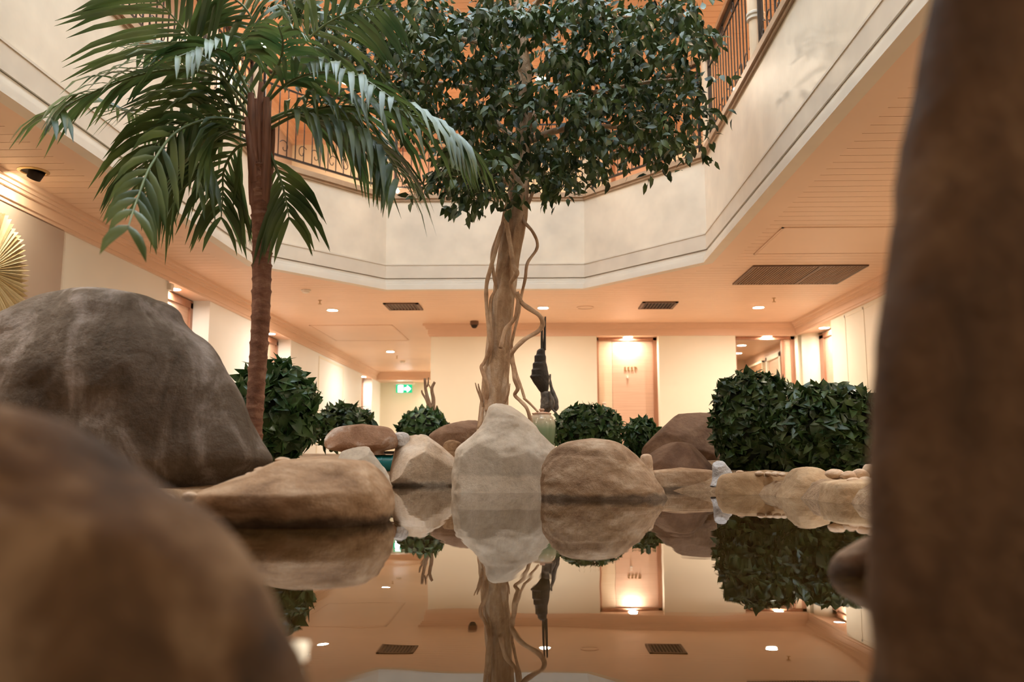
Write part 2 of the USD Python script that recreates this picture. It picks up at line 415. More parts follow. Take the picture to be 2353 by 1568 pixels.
# upper ceiling, atrium shaft and roof with the skylight opening
cu = thing('ceiling_upper', 'orange plank ceiling of the upper gallery', 'ceiling', kind='structure')
USLAB = sbox(XL - 0.4, YF - 1, XR + 0.4, YB + 0.4)
PO = Polygon([(-2.0, 2.3), (0.6, 2.3), (1.95, 3.6), (1.95, 9.0), (0.6, 10.4), (-2.0, 10.4), (-3.35, 9.0), (-3.35, 3.6)])
part(cu, 'slab', ext(USLAB.difference(PO.buffer(0.05, join_style=2)), ZT + 0.012, ZT + 0.5), M['plank_up'])
pl = []
y = YF
while y < YB:
    s = sbox(XL, y + 0.004, XR, y + PW - 0.004).intersection(UR.difference(PO))
    pl += [ext(g, ZT - 0.002, ZT + 0.012) for g in getattr(s, 'geoms', [s]) if not g.is_empty and g.area > 1e-3]
    y += PW
part(cu, 'planks', join(*[[m] for m in pl]), M['plank_up'], kind='stuff')
part(cu, 'shaft_wall', ext(PO.buffer(0.4, join_style=2).difference(PO), ZT + 0.02, 9.6), M['plaster'])

# floors
fl = thing('floor', 'russet carpeted floor of the lower gallery round the planted pool', 'floor', kind='structure')
GARDEN = sbox(-3.4, -1.6, 3.3, 11.4)
part(fl, 'carpet', ext(SLABO.difference(GARDEN), 0.0, ZF), M['carpet'])
part(fl, 'base', bx(XL - 1.5, XR + 1.8, YF - 1.5, YE + 1.2, -0.7, -0.6), M['soil'])
fu = thing('floor_upper', 'russet carpeted floor of the upper gallery', 'floor', kind='structure')
part(fu, 'carpet', ext(USLAB.difference(P.buffer(0.3, join_style=2)), ZU - 0.07, ZU - 0.01), M['carpet'])

# pool bed and garden ground: height field
POOL = Polygon([(-1.6, -1.2), (1.5, -1.2), (1.8, 2.5), (1.75, 4.6), (1.56, 5.75), (1.25, 6.55), (0.4, 6.7), (-0.5, 8.0), (-1.22, 8.0), (-1.22, 6.9), (-1.12, 5.6), (-1.0, 4.4), (-1.5, 3.7), (-1.75, 2)])
gx, gy = np.linspace(-3.4, 3.3, 90), np.linspace(-1.6, 11.4, 200)
GX, GY = np.meshgrid(gx, gy, indexing='ij')
import shapely
pts = shapely.points(GX.ravel(), GY.ravel())
dist = np.where(shapely.contains(POOL, pts), -1, 1) * shapely.distance(POOL.exterior, pts)
dist = dist.reshape(GX.shape)
sm = lambda a, b, x: (lambda t: t * t * (3 - 2 * t))(np.clip((x - a) / (b - a), 0, 1))
GZ = -0.35 + 0.46 * sm(-0.22, 0.16, dist) + 0.14 * sm(0.1, 1.4, dist) * sm(6.6, 8.2, GY) + 0.05 * (meshkit.fbm(np.stack([GX * 3, GY * 3, GX * 0], -1), 4, 3) - 0.5)
ii, jj = np.meshgrid(np.arange(89), np.arange(199), indexing='ij')
q = (ii * 200 + jj).ravel()
solo('garden_ground', (np.stack([GX, GY, GZ], -1).reshape(-1, 3), np.vstack([np.stack([q, q + 200, q + 201], 1), np.stack([q, q + 201, q + 1], 1)])), M['soil'],
     'brown earth of the garden bed and pool bottom under the rocks', 'ground', smooth=True, kind='structure')


def ground(x, y):
    return float(GZ[np.argmin(abs(gx - x)), np.argmin(abs(gy - y))])


solo('pool_water', ext(POOL.buffer(0.12), -0.01, 0.0), M['water'], 'still dark pool water mirroring rocks, doors and ceiling', 'water')

# ------------------------------------------------------------------ doors
d1 = thing('door_1', 'pink veneered guest room door with the number 1117', 'door', kind='structure')
x0, x1 = dA
yd = YB + 0.26
fr = 0.045
ztop = 2.40
part(d1, 'frame', join([bx(x0, x0 + fr, yd - 0.03, yd + 0.08, ZF, ztop + 0.05)], [bx(x1 - 0.07, x1, yd - 0.03, yd + 0.08, ZF, ztop + 0.05)], [bx(x0, x1, yd - 0.03, yd + 0.08, ztop, ZN)]), M['frame'])
xs = at(1407, 850, yd)[0]
part(d1, 'side_panel', cbx(x0 + fr, xs - 0.004, yd + 0.01, yd + 0.07, ZF, ztop, 0.004), M['doorlight'])
part(d1, 'door_leaf', cbx(xs, x1 - 0.07, yd + 0.015, yd + 0.07, ZF, ztop, 0.004), M['door'])


def text_on(txt, h, c, axis='y', bold=False):
    m = meshkit.text_mesh(txt, h, 0.012, bold)
    v = np.array(m.vertices); v[:, 0] -= v[:, 0].mean()
    return np.stack([c[0] + v[:, 0], c[1] - v[:, 2], c[2] + v[:, 1]], 1), np.array(m.faces)


c = at(1447, 852, yd)
part(d1, 'room_number', text_on('1117', 0.07, (c[0], yd + 0.015, c[2]), bold=True), M['brass'], label='brass number 1117')
c = at(1442, 867, yd)
part(d1, 'peephole', lathe([(0.0, -0.02), (0.022, -0.02), (0.022, 0.02), (0, 0.02)], (c[0], yd + 0.01, c[2]), 12), M['white'])
c = at(1388, 931, yd)
part(d1, 'card_reader', cbx(c[0] - 0.035, c[0] + 0.035, yd - 0.02, yd + 0.012, c[2] - 0.05, c[2] + 0.04, 0.006), M['white'])
part(d1, 'reader_slot', bx(c[0] - 0.033, c[0] + 0.033, yd - 0.024, yd + 0.0, c[2] + 0.012, c[2] + 0.028), M['frame'])

d2 = thing('door_2', 'brown framed glass corridor door beside the rounded pier', 'door', kind='structure')
x0, x1 = dB
yd = YB + 0.2
xs = at(1797, 850, yd)[0]
part(d2, 'frame', join([bx(x0, x0 + 0.05, yd - 0.03, yd + 0.06, ZF, ZN)], [bx(x1 - 0.07, x1, yd - 0.03, yd + 0.06, ZF, ZN)], [bx(x0, x1, yd - 0.03, yd + 0.06, ztop, ZN)]), M['frame'])
part(d2, 'side_panel', cbx(xs + 0.05, x1 - 0.07, yd, yd + 0.05, ZF, ztop, 0.004), M['doorlight'])
part(d2, 'stile', bx(xs, xs + 0.05, yd - 0.01, yd + 0.05, ZF, ztop), M['frame'])
part(d2, 'glass_pane', bx(x0 + 0.05, xs, yd + 0.015, yd + 0.023, ZF, ztop - 0.02), M['glass'])
# beyond the glass
cw = thing('wall_corridor', 'pink corridor wall seen through the glass door', 'wall', kind='structure')
part(cw, 'wall_face', bx(4.78, 4.82, 15.8, 19.6, ZF, ZN), M['door'])
part(cw, 'doorway_frame', join([bx(4.72, 4.80, 17.5, 17.6, ZF, 2.28)], [bx(4.72, 4.80, 16.55, 16.65, ZF, 2.28)], [bx(4.72, 4.80, 16.55, 17.6, 2.2, 2.3)]), M['wall'])
part(cw, 'doorway_leaf', bx(4.76, 4.79, 16.65, 17.5, ZF, 2.2), M['door'])
part(cw, 'end_wall', bx(3.1, 4.9, 19.56, 19.62, ZF, ZN), M['doorlight'])
pc = thing('picture', 'brown abstract picture hanging in the corridor behind the glass door', 'picture', (4.76, 18.5, 1.8))
part(pc, 'canvas', bx(4.735, 4.78, 17.9, 19.05, 1.0, 2.22), M['rail'])
part(pc, 'picture_frame', join([bx(4.72, 4.78, 17.86, 17.9, 0.96, 2.26)], [bx(4.72, 4.78, 19.05, 19.09, 0.96, 2.26)], [bx(4.72, 4.78, 17.86, 19.09, 2.22, 2.26)]), M['goldlight'])

k = 3
for n, nm in ((N1, 'brown framed door in the nearest recess of the left wall'), (N2, 'brown framed door in the recess behind the palm trunk'), (N3, 'brown framed door in the farthest left recess')):
    d = thing(f'door_{k}', nm, 'door', kind='structure'); k += 1
    X = XL - 0.30
    part(d, 'frame', join([bx(X, X + 0.06, n[0], n[0] + 0.08, ZF, 2.42)], [bx(X, X + 0.06, n[1] - 0.08, n[1], ZF, 2.42)], [bx(X, X + 0.06, n[0], n[1], 2.34, 2.44)]), M['frame'])
    part(d, 'door_leaf', bx(X, X + 0.03, n[0] + 0.08, n[1] - 0.08, ZF, 2.34), M['door'])
d = thing(f'door_{k}', 'door in the recess of the right wall beside the pier', 'door', kind='structure')
X = XR + 0.36
part(d, 'frame', join([bx(X - 0.06, X, 15.05, 15.32, ZF, 2.40)], [bx(X - 0.06, X, 13.75, 13.85, ZF, 2.40)], [bx(X - 0.06, X, 13.75, 15.32, 2.34, 2.42)]), M['frame'])
part(d, 'door_leaf', bx(X - 0.03, X, 13.85, 15.05, ZF, 2.34), M['door'])
for xa, xb, nm in ((-2.6, -1.75, 'pink upper gallery door left of the ficus trunk'), (1.5, 2.35, 'pink upper gallery door right of the ficus crown')):
    k += 1
    d = thing(f'door_{k}', nm, 'door', kind='structure')
    part(d, 'frame', join([bx(xa - 0.08, xa, YB - 0.03, YB, ZU, 6.0)], [bx(xb, xb + 0.08, YB - 0.03, YB, ZU, 6.0)], [bx(xa - 0.08, xb + 0.08, YB - 0.03, YB, 6.0, 6.08)]), M['frame'])
    part(d, 'door_leaf', bx(xa, xb, YB - 0.015, YB, ZU, 6.0), M['door'])

# ------------------------------------------------------------------ ceiling fittings
def downlight(loc, label, lens='lens', r=0.082, group='round recessed ceiling downlights'):
    t = thing('ceiling_downlight', label, 'ceiling light', loc)
    part(t, 'trim_ring', lathe([(r + 0.022, 0.0), (r + 0.022, -0.006), (r + 0.004, -0.012), (r, -0.008), (r, 0.0)], loc, 28), M['trimring'], smooth=30)
    part(t, 'lens', lathe([(0.0, -0.004), (r, -0.004)], loc, 24), M[lens])
    return t


q = lambda x, y, z=ZC: tuple(onz(x, y, z)[:2]) + (z,)
z0 = ZC - 0.002
dln = None
dl0 = downlight((*q(764, 712)[:2], z0), 'lit round downlight in the peach ceiling right of the palm trunk')
for (x, y), z, lab in (((1248, 707), z0, 'lit round downlight above the tip of the bronze bird'), ((1743, 706), z0, 'lit round downlight in front of the glass door'),
                       ((897, 808), z0, 'lit round downlight in the far corridor ceiling'), ((1443, 774), ZN - 0.001, 'lit round downlight in the recess over door 1117'), ((1763, 773), ZN - 0.001, 'lit round downlight over the glass door'),
                       ((400, 662), ZN - 0.001, 'lit round downlight over the left door above the big boulder'), ((621, 770), ZN - 0.001, 'lit round downlight in the recess right behind the palm trunk'),
                       ((834, 868), ZN - 0.001, 'lit round downlight in the farthest left recess')):
    p = onz(x, y, z)
    if z < 2.5 and x < 900:
        p = onx(x, y, XL - 0.14); p[2] = z
    if z < 2.5 and x > 1400:
        p = at(x, y, YB + 0.13); p[2] = z
    if z < 2.5:
        if dln:
            copy(dln, (p[0], p[1], z), lab)
        else:
            dln = downlight((p[0], p[1], z), lab, 'nichelens')
    else:
        copy(dl0, (p[0], p[1], z), lab)
copy(dl0, (-2.35, 24.9, ZN - 0.012), 'added unseen fill downlight round the corner at the far corridor end', 'added fill downlights')  # added out of sight to brighten the far end wall
copy(dln, (4.08, 16.9, ZN - 0.001), 'nearer lit downlight seen through the glass door')
copy(dln, (4.30, 18.2, ZN - 0.001), 'farther lit downlight seen through the glass door')
copy(dln, (XR + 0.18, 14.6, ZN - 0.001), 'downlight in the recess of the right wall')
# unseen fill downlights added beside and behind the viewer and behind the rock pillar
for p in ((3.63, 7.9), (3.63, 3.4), (-4.1, 4.0), (0.9, -1.6)):
    copy(dl0, (*p, z0), 'added unseen round fill downlight in the gallery ceiling', 'added fill downlights')
dlu = downlight((*onz(797, 187, ZT)[:2], ZT - 0.003), 'lit downlight in the orange upper ceiling beside the palm crown', 'lensup')
p = onz(1243, 180, ZT)
copy(dlu, (p[0], p[1], ZT - 0.003), 'lit downlight of the upper ceiling glimpsed behind the ficus trunk')
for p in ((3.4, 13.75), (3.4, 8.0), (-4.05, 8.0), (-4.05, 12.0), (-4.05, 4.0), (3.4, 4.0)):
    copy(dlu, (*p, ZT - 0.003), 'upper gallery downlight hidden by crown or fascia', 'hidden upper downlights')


def vent(a, b, label, nslat=9):
    (xa, ya), (xb, yb) = a, b
    t = thing('air_vent', label, 'air vent', ((xa + xb) / 2, (ya + yb) / 2, ZC))
    z1, z2 = ZC - 0.022, ZC - 0.002
    part(t, 'backing', bx(xa, xb, ya, yb, z2 - 0.004, z2), M['dark'])
    w = 0.045
    part(t, 'frame', join([bx(xa, xb, ya, ya + w, z1, z2)], [bx(xa, xb, yb - w, yb, z1, z2)], [bx(xa, xa + w, ya, yb, z1, z2)], [bx(xb - w, xb, ya, yb, z1, z2)]), M['brown'])
    for i in range(nslat):
        yy = xa + w + (xb - xa - 2 * w) * (i + 0.5) / nslat
        v, f = bx(-0.016, 0.016, ya + w, yb - w, -0.003, 0.003)
        s, cc = math.sin(0.7), math.cos(0.7)
        v = np.stack([yy + v[:, 0] * cc - v[:, 2] * s, v[:, 1], (z1 + z2) / 2 + v[:, 0] * s + v[:, 2] * cc], 1)
        part(t, 'slat', (v, f), M['brown'])
    return t


vent((-2.42, 13.25), (-1.86, 13.85), 'square brown louvred vent left of the ficus trunk')
vent((1.68, 13.25), (2.24, 13.85), 'square brown louvred vent in front of door 1117')
# long grille
p0, p1 = onz(1690, 661, ZC), onz(1975, 622, ZC)
ga, gb, gc, gd = 2.80, 4.20, 10.75, 11.85
t = thing('return_grille', 'long brown slatted return air grille in the right ceiling', 'air grille', ((ga + gb) / 2, (gc + gd) / 2, ZC))
part(t, 'backing', bx(ga, gb, gc, gd, ZC - 0.008, ZC - 0.003), M['dark'])
part(t, 'frame', join([bx(ga - .03, gb + .03, gc - .03, gc, ZC - 0.02, ZC - 0.002)], [bx(ga - .03, gb + .03, gd, gd + .03, ZC - 0.02, ZC - 0.002)], [bx(ga - .03, ga, gc, gd, ZC - 0.02, ZC - 0.002)], [bx(gb, gb + .03, gc, gd, ZC - 0.02, ZC - 0.002)], [bx(3.62, 3.65, gc, gd, ZC - 0.02, ZC - 0.002)]), M['brown'])
for i in range(38):
    xx = ga + (gb - ga) * (i + 0.5) / 38
    part(t, 'slat', bx(xx - 0.0085, xx + 0.0085, gc, gd, ZC - 0.019, ZC - 0.008), M['grille'])


def hatch(name, label, xa, xb, ya, yb):
    t = thing(name, label, 'access panel', ((xa + xb) / 2, (ya + yb) / 2, ZC))
    w = 0.022
    part(t, 'panel', bx(xa + 0.03, xb - 0.03, ya + 0.03, yb - 0.03, ZC - 0.008, ZC - 0.002), M['plank'])
    part(t, 'edge_trim', join([bx(xa, xb, ya, ya + w, ZC - 0.012, ZC - .002)], [bx(xa, xb, yb - w, yb, ZC - 0.012, ZC - .002)], [bx(xa, xa + w, ya, yb, ZC - 0.012, ZC - .002)], [bx(xb - w, xb, ya, yb, ZC - 0.012, ZC - .002)]), M['crown'])


hatch('ceiling_hatch', 'flush ceiling access panel in front of the far corridor', -4.2, -2.65, 15.5, 17.6)
hatch('ceiling_hatch', 'large flush ceiling access panel between the grille and the fascia', 2.62, 4.45, 8.9, 10.1)
for (x, y), r, nm, lab in (((703, 666), 0.07, 'smoke_detector', 'white smoke detector beside the palm trunk'), ((925, 830), 0.07, 'smoke_detector', 'white smoke detector in the far corridor')):
    p = onz(x, y, ZC)
    t = thing(nm, lab, 'smoke detector', p)
    part(t, 'base', lathe([(r, 0.0), (r, -0.02), (r - 0.012, -0.028)], p, 24), M['white'], smooth=30)
    part(t, 'sensor_cap', lathe([(r - 0.012, -0.024), (r - 0.02, -0.045), (0.03, -0.052), (0, -0.052)], p, 24), M['white'], smooth=30)
p = onz(1345, 706, ZC)
t = thing('ceiling_speaker', 'flat round ceiling speaker between bird and door 1117', 'speaker', p)
part(t, 'rim', lathe([(0.14, 0), (0.14, -0.012), (0.12, -0.015)], p, 32), M['crown'], smooth=30)
part(t, 'grille', lathe([(0.12, -0.010), (0.0, -0.010)], p, 32), M['plank'])
for (x, y), lab in (((735, 690), 'small sprinkler head near the palm trunk'), ((1778, 685), 'small sprinkler head near the long grille'), ((912, 818), 'small sprinkler head in the far corridor')):
    p = onz(x, y, ZC)
    t = thing('sprinkler_head', lab, 'sprinkler', p)
    part(t, 'plate', lathe([(0.03, 0), (0.03, -0.008), (0, -0.01)], p, 16), M['brass'])
    part(t, 'nozzle', join([lathe([(0.009, 0), (0.009, -0.06), (0, -0.06)], p, 8)], [lathe([(0.028, -0.06), (0.028, -0.066), (0, -0.066)], p, 14)]), M['brass'])
p = onz(1090, 738, ZC)
t = thing('dome_camera', 'dark dome security camera left of the ficus trunk', 'security camera', p)
part(t, 'housing', lathe([(0.075, 0), (0.078, -0.05), (0.072, -0.075)], p, 24), M['brown'], smooth=30)
part(t, 'dome', lathe([(0.062, -0.07), (0.055, -0.10), (0.035, -0.125), (0, -0.135)], p, 24), M['dark'], smooth=True)
p = onz(77, 393, ZC)
t = thing('eyeball_spotlight', 'black tilted eyeball spotlight with a brass ring above the sunburst ornament', 'spotlight', p)
part(t, 'brass_ring', lathe([(0.125, 0), (0.125, -0.006), (0.10, -0.014), (0.095, -0.004)], p, 32), M['brass'], smooth=30)
part(t, 'socket', lathe([(0.0, -0.003), (0.097, -0.003)], p, 24), M['dark'])
dd = np.array([-0.6, 0.30, -1.0]); dd /= np.linalg.norm(dd)
cup = tube([p + np.array([0.03, 0, 0.0]) - dd * 0.004, p + np.array([0.03, 0, 0.0]), p + np.array([0.03, 0, 0.0]) + dd * 0.075], [0.001, 0.068, 0.055], 20, cap=False)
part(t, 'tilted_cup', cup, M['dark'], smooth=True)
part(t, 'bulb', tube([p + np.array([0.03, 0, 0]) + dd * 0.045, p + np.array([0.03, 0, 0]) + dd * 0.052], [0.04, 0.04], 16), M['spotlens'])
p = np.array([XL + 0.0, 10.46, 2.40])
solo('motion_sensor', cbx(XL - 0.02, XL + 0.05, 10.40, 10.50, 2.34, 2.43, 0.01), M['white'], 'little white sensor box at the corner of the nearest left recess', 'sensor')

# exit sign
Ys = 24.85
a, b = at(910, 885, Ys), at(947, 903, Ys)
cx, cz = (a[0] + b[0]) / 2, (a[2] + b[2]) / 2
w, h = b[0] - a[0], a[2] - b[2]
t = thing('exit_sign', 'green lit exit sign with running figure and arrow in the far corridor', 'exit sign', (cx, Ys, cz))
part(t, 'housing', cbx(cx - w * 0.62, cx + w * 0.62, Ys - 0.04, Ys + 0.06, cz + h / 2 + 0.015, cz + h / 2 + 0.07, 0.008), M['white'])
part(t, 'hanger', bx(cx - 0.02, cx + 0.02, Ys - 0.0, Ys + 0.02, cz + h / 2 + 0.05, ZN - 0.01), M['white'])
part(t, 'green_panel', bx(cx - w / 2, cx + w / 2, Ys - 0.006, Ys + 0.012, cz - h / 2, cz + h / 2 + 0.016), M['green'])
s = h / 2
man = [[bx(cx - w * 0.36, cx - w * 0.07, Ys - 0.010, Ys - 0.005, cz - s * 0.82, cz + s * 0.82)]]
part(t, 'door_symbol', man[0][0], M['signwhite'])
fig = [tube([(cx - w * 0.215, Ys - 0.013, cz + s * 0.50), (cx - w * 0.215, Ys - 0.009, cz + s * 0.50)], s * 0.17, 10)]
for pq in (((-.215, .3), (-.225, -.1)), ((-.225, -.1), (-.17, -.35)), ((-.17, -.35), (-.18, -.7)), ((-.225, -.1), (-.28, -.35)), ((-.28, -.35), (-.33, -.38)), ((-.215, .25), (-.29, .1)), ((-.215, .25), (-.14, .05))):
    fig.append(bar((cx + w * pq[0][0], Ys - 0.012, cz + s * pq[0][1]), (cx + w * pq[1][0], Ys - 0.012, cz + s * pq[1][1]), s * 0.16, 0.004, (0, 1, 0)))
part(t, 'running_figure', join(*[[m] for m in fig]), M['green'])
ar = Polygon([(0.04, -.28), (0.2, -.28), (0.2, -.78), (0.41, 0), (0.2, .78), (0.2, .28), (0.04, .28)])
m = trimesh.creation.extrude_polygon(affinity.scale(ar, w, s, origin=(0, 0)), 0.004, engine='earcut')
v = np.array(m.vertices)
part(t, 'arrow', (np.stack([cx + v[:, 0], Ys - 0.006 - v[:, 2], cz + v[:, 1]], 1), np.array(m.faces)), M['signwhite'])

# ------------------------------------------------------------------ upper railing
def newel(x, y, label, tall=False):
    t = thing('balcony_column' if tall else 'newel_post', label, 'column' if tall else 'newel post', (x, y, ZU))
    c = (x, y, ZU)
    part(t, 'base', lathe([(0.0, 0), (0.105, 0), (0.105, 0.05), (0.085, 0.07), (0.0, 0.07)], c, 28), M['post'], smooth=30)
    if tall:
        part(t, 'shaft', lathe([(0.068, 0.06), (0.068, 0.50)], c, 28), M['post'], smooth=30)
        part(t, 'collar', lathe([(0.068, 0.47), (0.088, 0.485), (0.088, 0.505), (0.076, 0.515), (0.09, 0.53), (0.09, 0.55), (0.08, 0.56)], c, 28), M['band'], smooth=30)
        part(t, 'upper_shaft', lathe([(0.08, 0.55), (0.082, ZT - ZU)], c, 28), M['post'], smooth=30)
    else:
        part(t, 'shaft', lathe([(0.072, 0.06), (0.068, 1.28)], c, 28), M['post'], smooth=30)
        part(t, 'cap', lathe([(0.068, 1.27), (0.088, 1.285), (0.088, 1.31), (0.078, 1.32), (0.085, 1.34), (0.08, 1.38), (0.05, 1.41), (0, 1.42)], c, 28), M['post'], smooth=30)


Pr = list(P.buffer(0.12, join_style=2).exterior.coords)[:-1]


def near(x, y):
    return np.array(min(Pr, key=lambda p: (p[0] - x) ** 2 + (p[1] - y) ** 2))


cRB, cR, cLB, cL = near(0.67, 11.78), near(2.04, 10.2), near(-2.11, 11.78), near(-3.45, 10.2)
cRi, cLi = np.array([2.16, 7.9]), np.array([-3.57, 8.75])
cRn, cLn = np.array([2.16, 5.3]), np.array([-3.57, 5.8])
newel(*cRB, 'sand coloured newel post behind the ficus, right end of the back railing')
newel(*cLB, 'sand coloured newel post behind the palm fronds, left end of the back railing')
newel(*cR, 'sand coloured newel post at the right corner of the fascia')
newel(*cL, 'sand coloured newel post with rounded cap just behind the palm crown')
newel(*cRi, 'round sand column with double collar on the right balcony', True)
newel(*cLi, 'round sand column with collar behind the upper left palm frond', True)


def railing(a, b, label):
    a, b = np.array(a), np.array(b)
    L = np.linalg.norm(b - a); u = (b - a) / L
    a, b = a + u * 0.11, b - u * 0.11
    L -= 0.22
    A = lambda s, z: np.array([*(a + u * s), ZU + z])
    t = thing('balcony_railing', label, 'railing', A(L / 2, 0))
    hr = part(t, 'handrail', bar(A(0, 1.24), A(L, 1.24), 0.10, 0.055), M['rail'])
    part(t, 'top_rail', bar(A(0, 1.06), A(L, 1.06), 0.018, 0.022), M['iron'])
    part(t, 'under_rail', bar(A(0, 1.195), A(L, 1.195), 0.03, 0.02), M['iron'])
    part(t, 'bottom_rail', bar(A(0, 0.13), A(L, 0.13), 0.03, 0.025), M['iron'])
    for s in (0.03, L - 0.03):
        part(t, 'end_post', bar(A(s, 0), A(s, 1.2), 0.035, 0.035), M['iron'])
    n = max(4, int(round(L / 0.13)))
    for i in range(1, n):
        s = L * i / n
        part(t, 'baluster', bar(A(s, 0.13), A(s, 1.06), 0.012, 0.012), M['iron'])
    nr = max(2, int(L / 0.5))
    for i in range(nr):
        s = L * (i + 0.5) / nr
        aa = np.linspace(0, 2 * PI, 17)
        part(t, 'ring', tube([A(s + 0.05 * math.cos(q_), 1.128 + 0.055 * math.sin(q_)) for q_ in aa], 0.008, 5, False), M['iron'])
    ns = max(2, int(L / 0.42))
    for i in range(ns):                       # C-scrolls low between the balusters
        s = L * (i + 0.5) / ns
        for sg in (-1, 1):
            th = np.linspace(0, 3.6 * PI / 2, 22)
            r = 0.012 + 0.012 * th
            part(t, 'scroll', tube([A(s + sg * (0.015 + 0.09 + r_ * math.cos(q_ + PI)), 0.26 + r_ * math.sin(q_ + PI) * 1.3) for q_, r_ in zip(th, r)], 0.006, 5, False), M['iron'])


railing(cLB, cRB, 'black iron railing with wooden handrail along the back of the balcony')
railing(cRB, cR, 'black iron railing across the right chamfered corner')
railing(cL, cLB, 'black iron railing across the left chamfered corner behind the palm')
railing(cR, cRi, 'black iron railing on the right balcony between newel and round column')
railing(cRi, cRn, 'black iron scrolled railing at the top right edge of the view')
railing(cLi, cL, 'black iron railing on the left balcony between column and corner newel')
railing(cLn, cLi, 'black iron railing at the top left above the palm frond')
p = at(913, 424, 11.85)
t = thing('ledge_lamp', 'tiny bright spot lamp clipped to the balcony ledge behind the palm', 'lamp', (p[0], 11.9, ZU))
part(t, 'stem', lathe([(0.03, 0), (0.03, 0.01), (0.008, 0.012), (0.008, 0.05)], (p[0], 11.9, ZU), 10), M['iron'])
v, f = trimesh.creation.icosphere(2, 0.022).vertices, trimesh.creation.icosphere(2, 0.022).faces
part(t, 'bulb', (np.array(v) + [p[0], 11.88, ZU + 0.07], np.array(f)), M['lensup'], smooth=True)

# ------------------------------------------------------------------ sunburst ornament on the taupe panel
oc = onx(-28, 622, XL + 0.08)
oy, oz = oc[1], oc[2]
R = onx(61, 622, XL + 0.08)[1] - oy
t = thing('sunburst_ornament', 'pale gold pleated sunburst disc hanging on the taupe panel', 'wall ornament', (XL + 0.02, oy, oz))
NB = 72
for i in range(NB):
    a0, a1, am = (i / NB) * 2 * PI, ((i + 1) / NB) * 2 * PI, ((i + 0.5) / NB) * 2 * PI
    Pn = lambda r, a, x: [XL + 0.03 + x, oy + r * math.cos(a), oz + r * math.sin(a)]
    rr = R * (1 + 0.03 * math.sin(i * 7.3))
    v = np.array([Pn(0.05, a0, 0.03), Pn(0.05, am, 0.05), Pn(0.05, a1, 0.03), Pn(rr * .97, a0, 0.01), Pn(rr, am, 0.085), Pn(rr * .97, a1, 0.01), Pn(0.05, am, 0.0), Pn(rr * .95, am, 0.0)])
    f = np.array([[0, 3, 4], [0, 4, 1], [1, 4, 5], [1, 5, 2], [3, 7, 4], [4, 7, 5], [0, 6, 7], [0, 7, 3], [2, 5, 7], [2, 7, 6], [0, 1, 6], [1, 2, 6]])
    part(t, 'pleat', (v, f), M['goldlight'] if i % 3 else M['gold'])
v, f = lathe([(0.0, 0), (0.075, 0), (0.07, 0.03), (0.03, 0.05), (0, 0.055)], (0, 0, 0), 24)
part(t, 'hub', (np.stack([XL + 0.06 + v[:, 2], oy + v[:, 0], oz + v[:, 1]], 1), f), M['gold'], smooth=30)

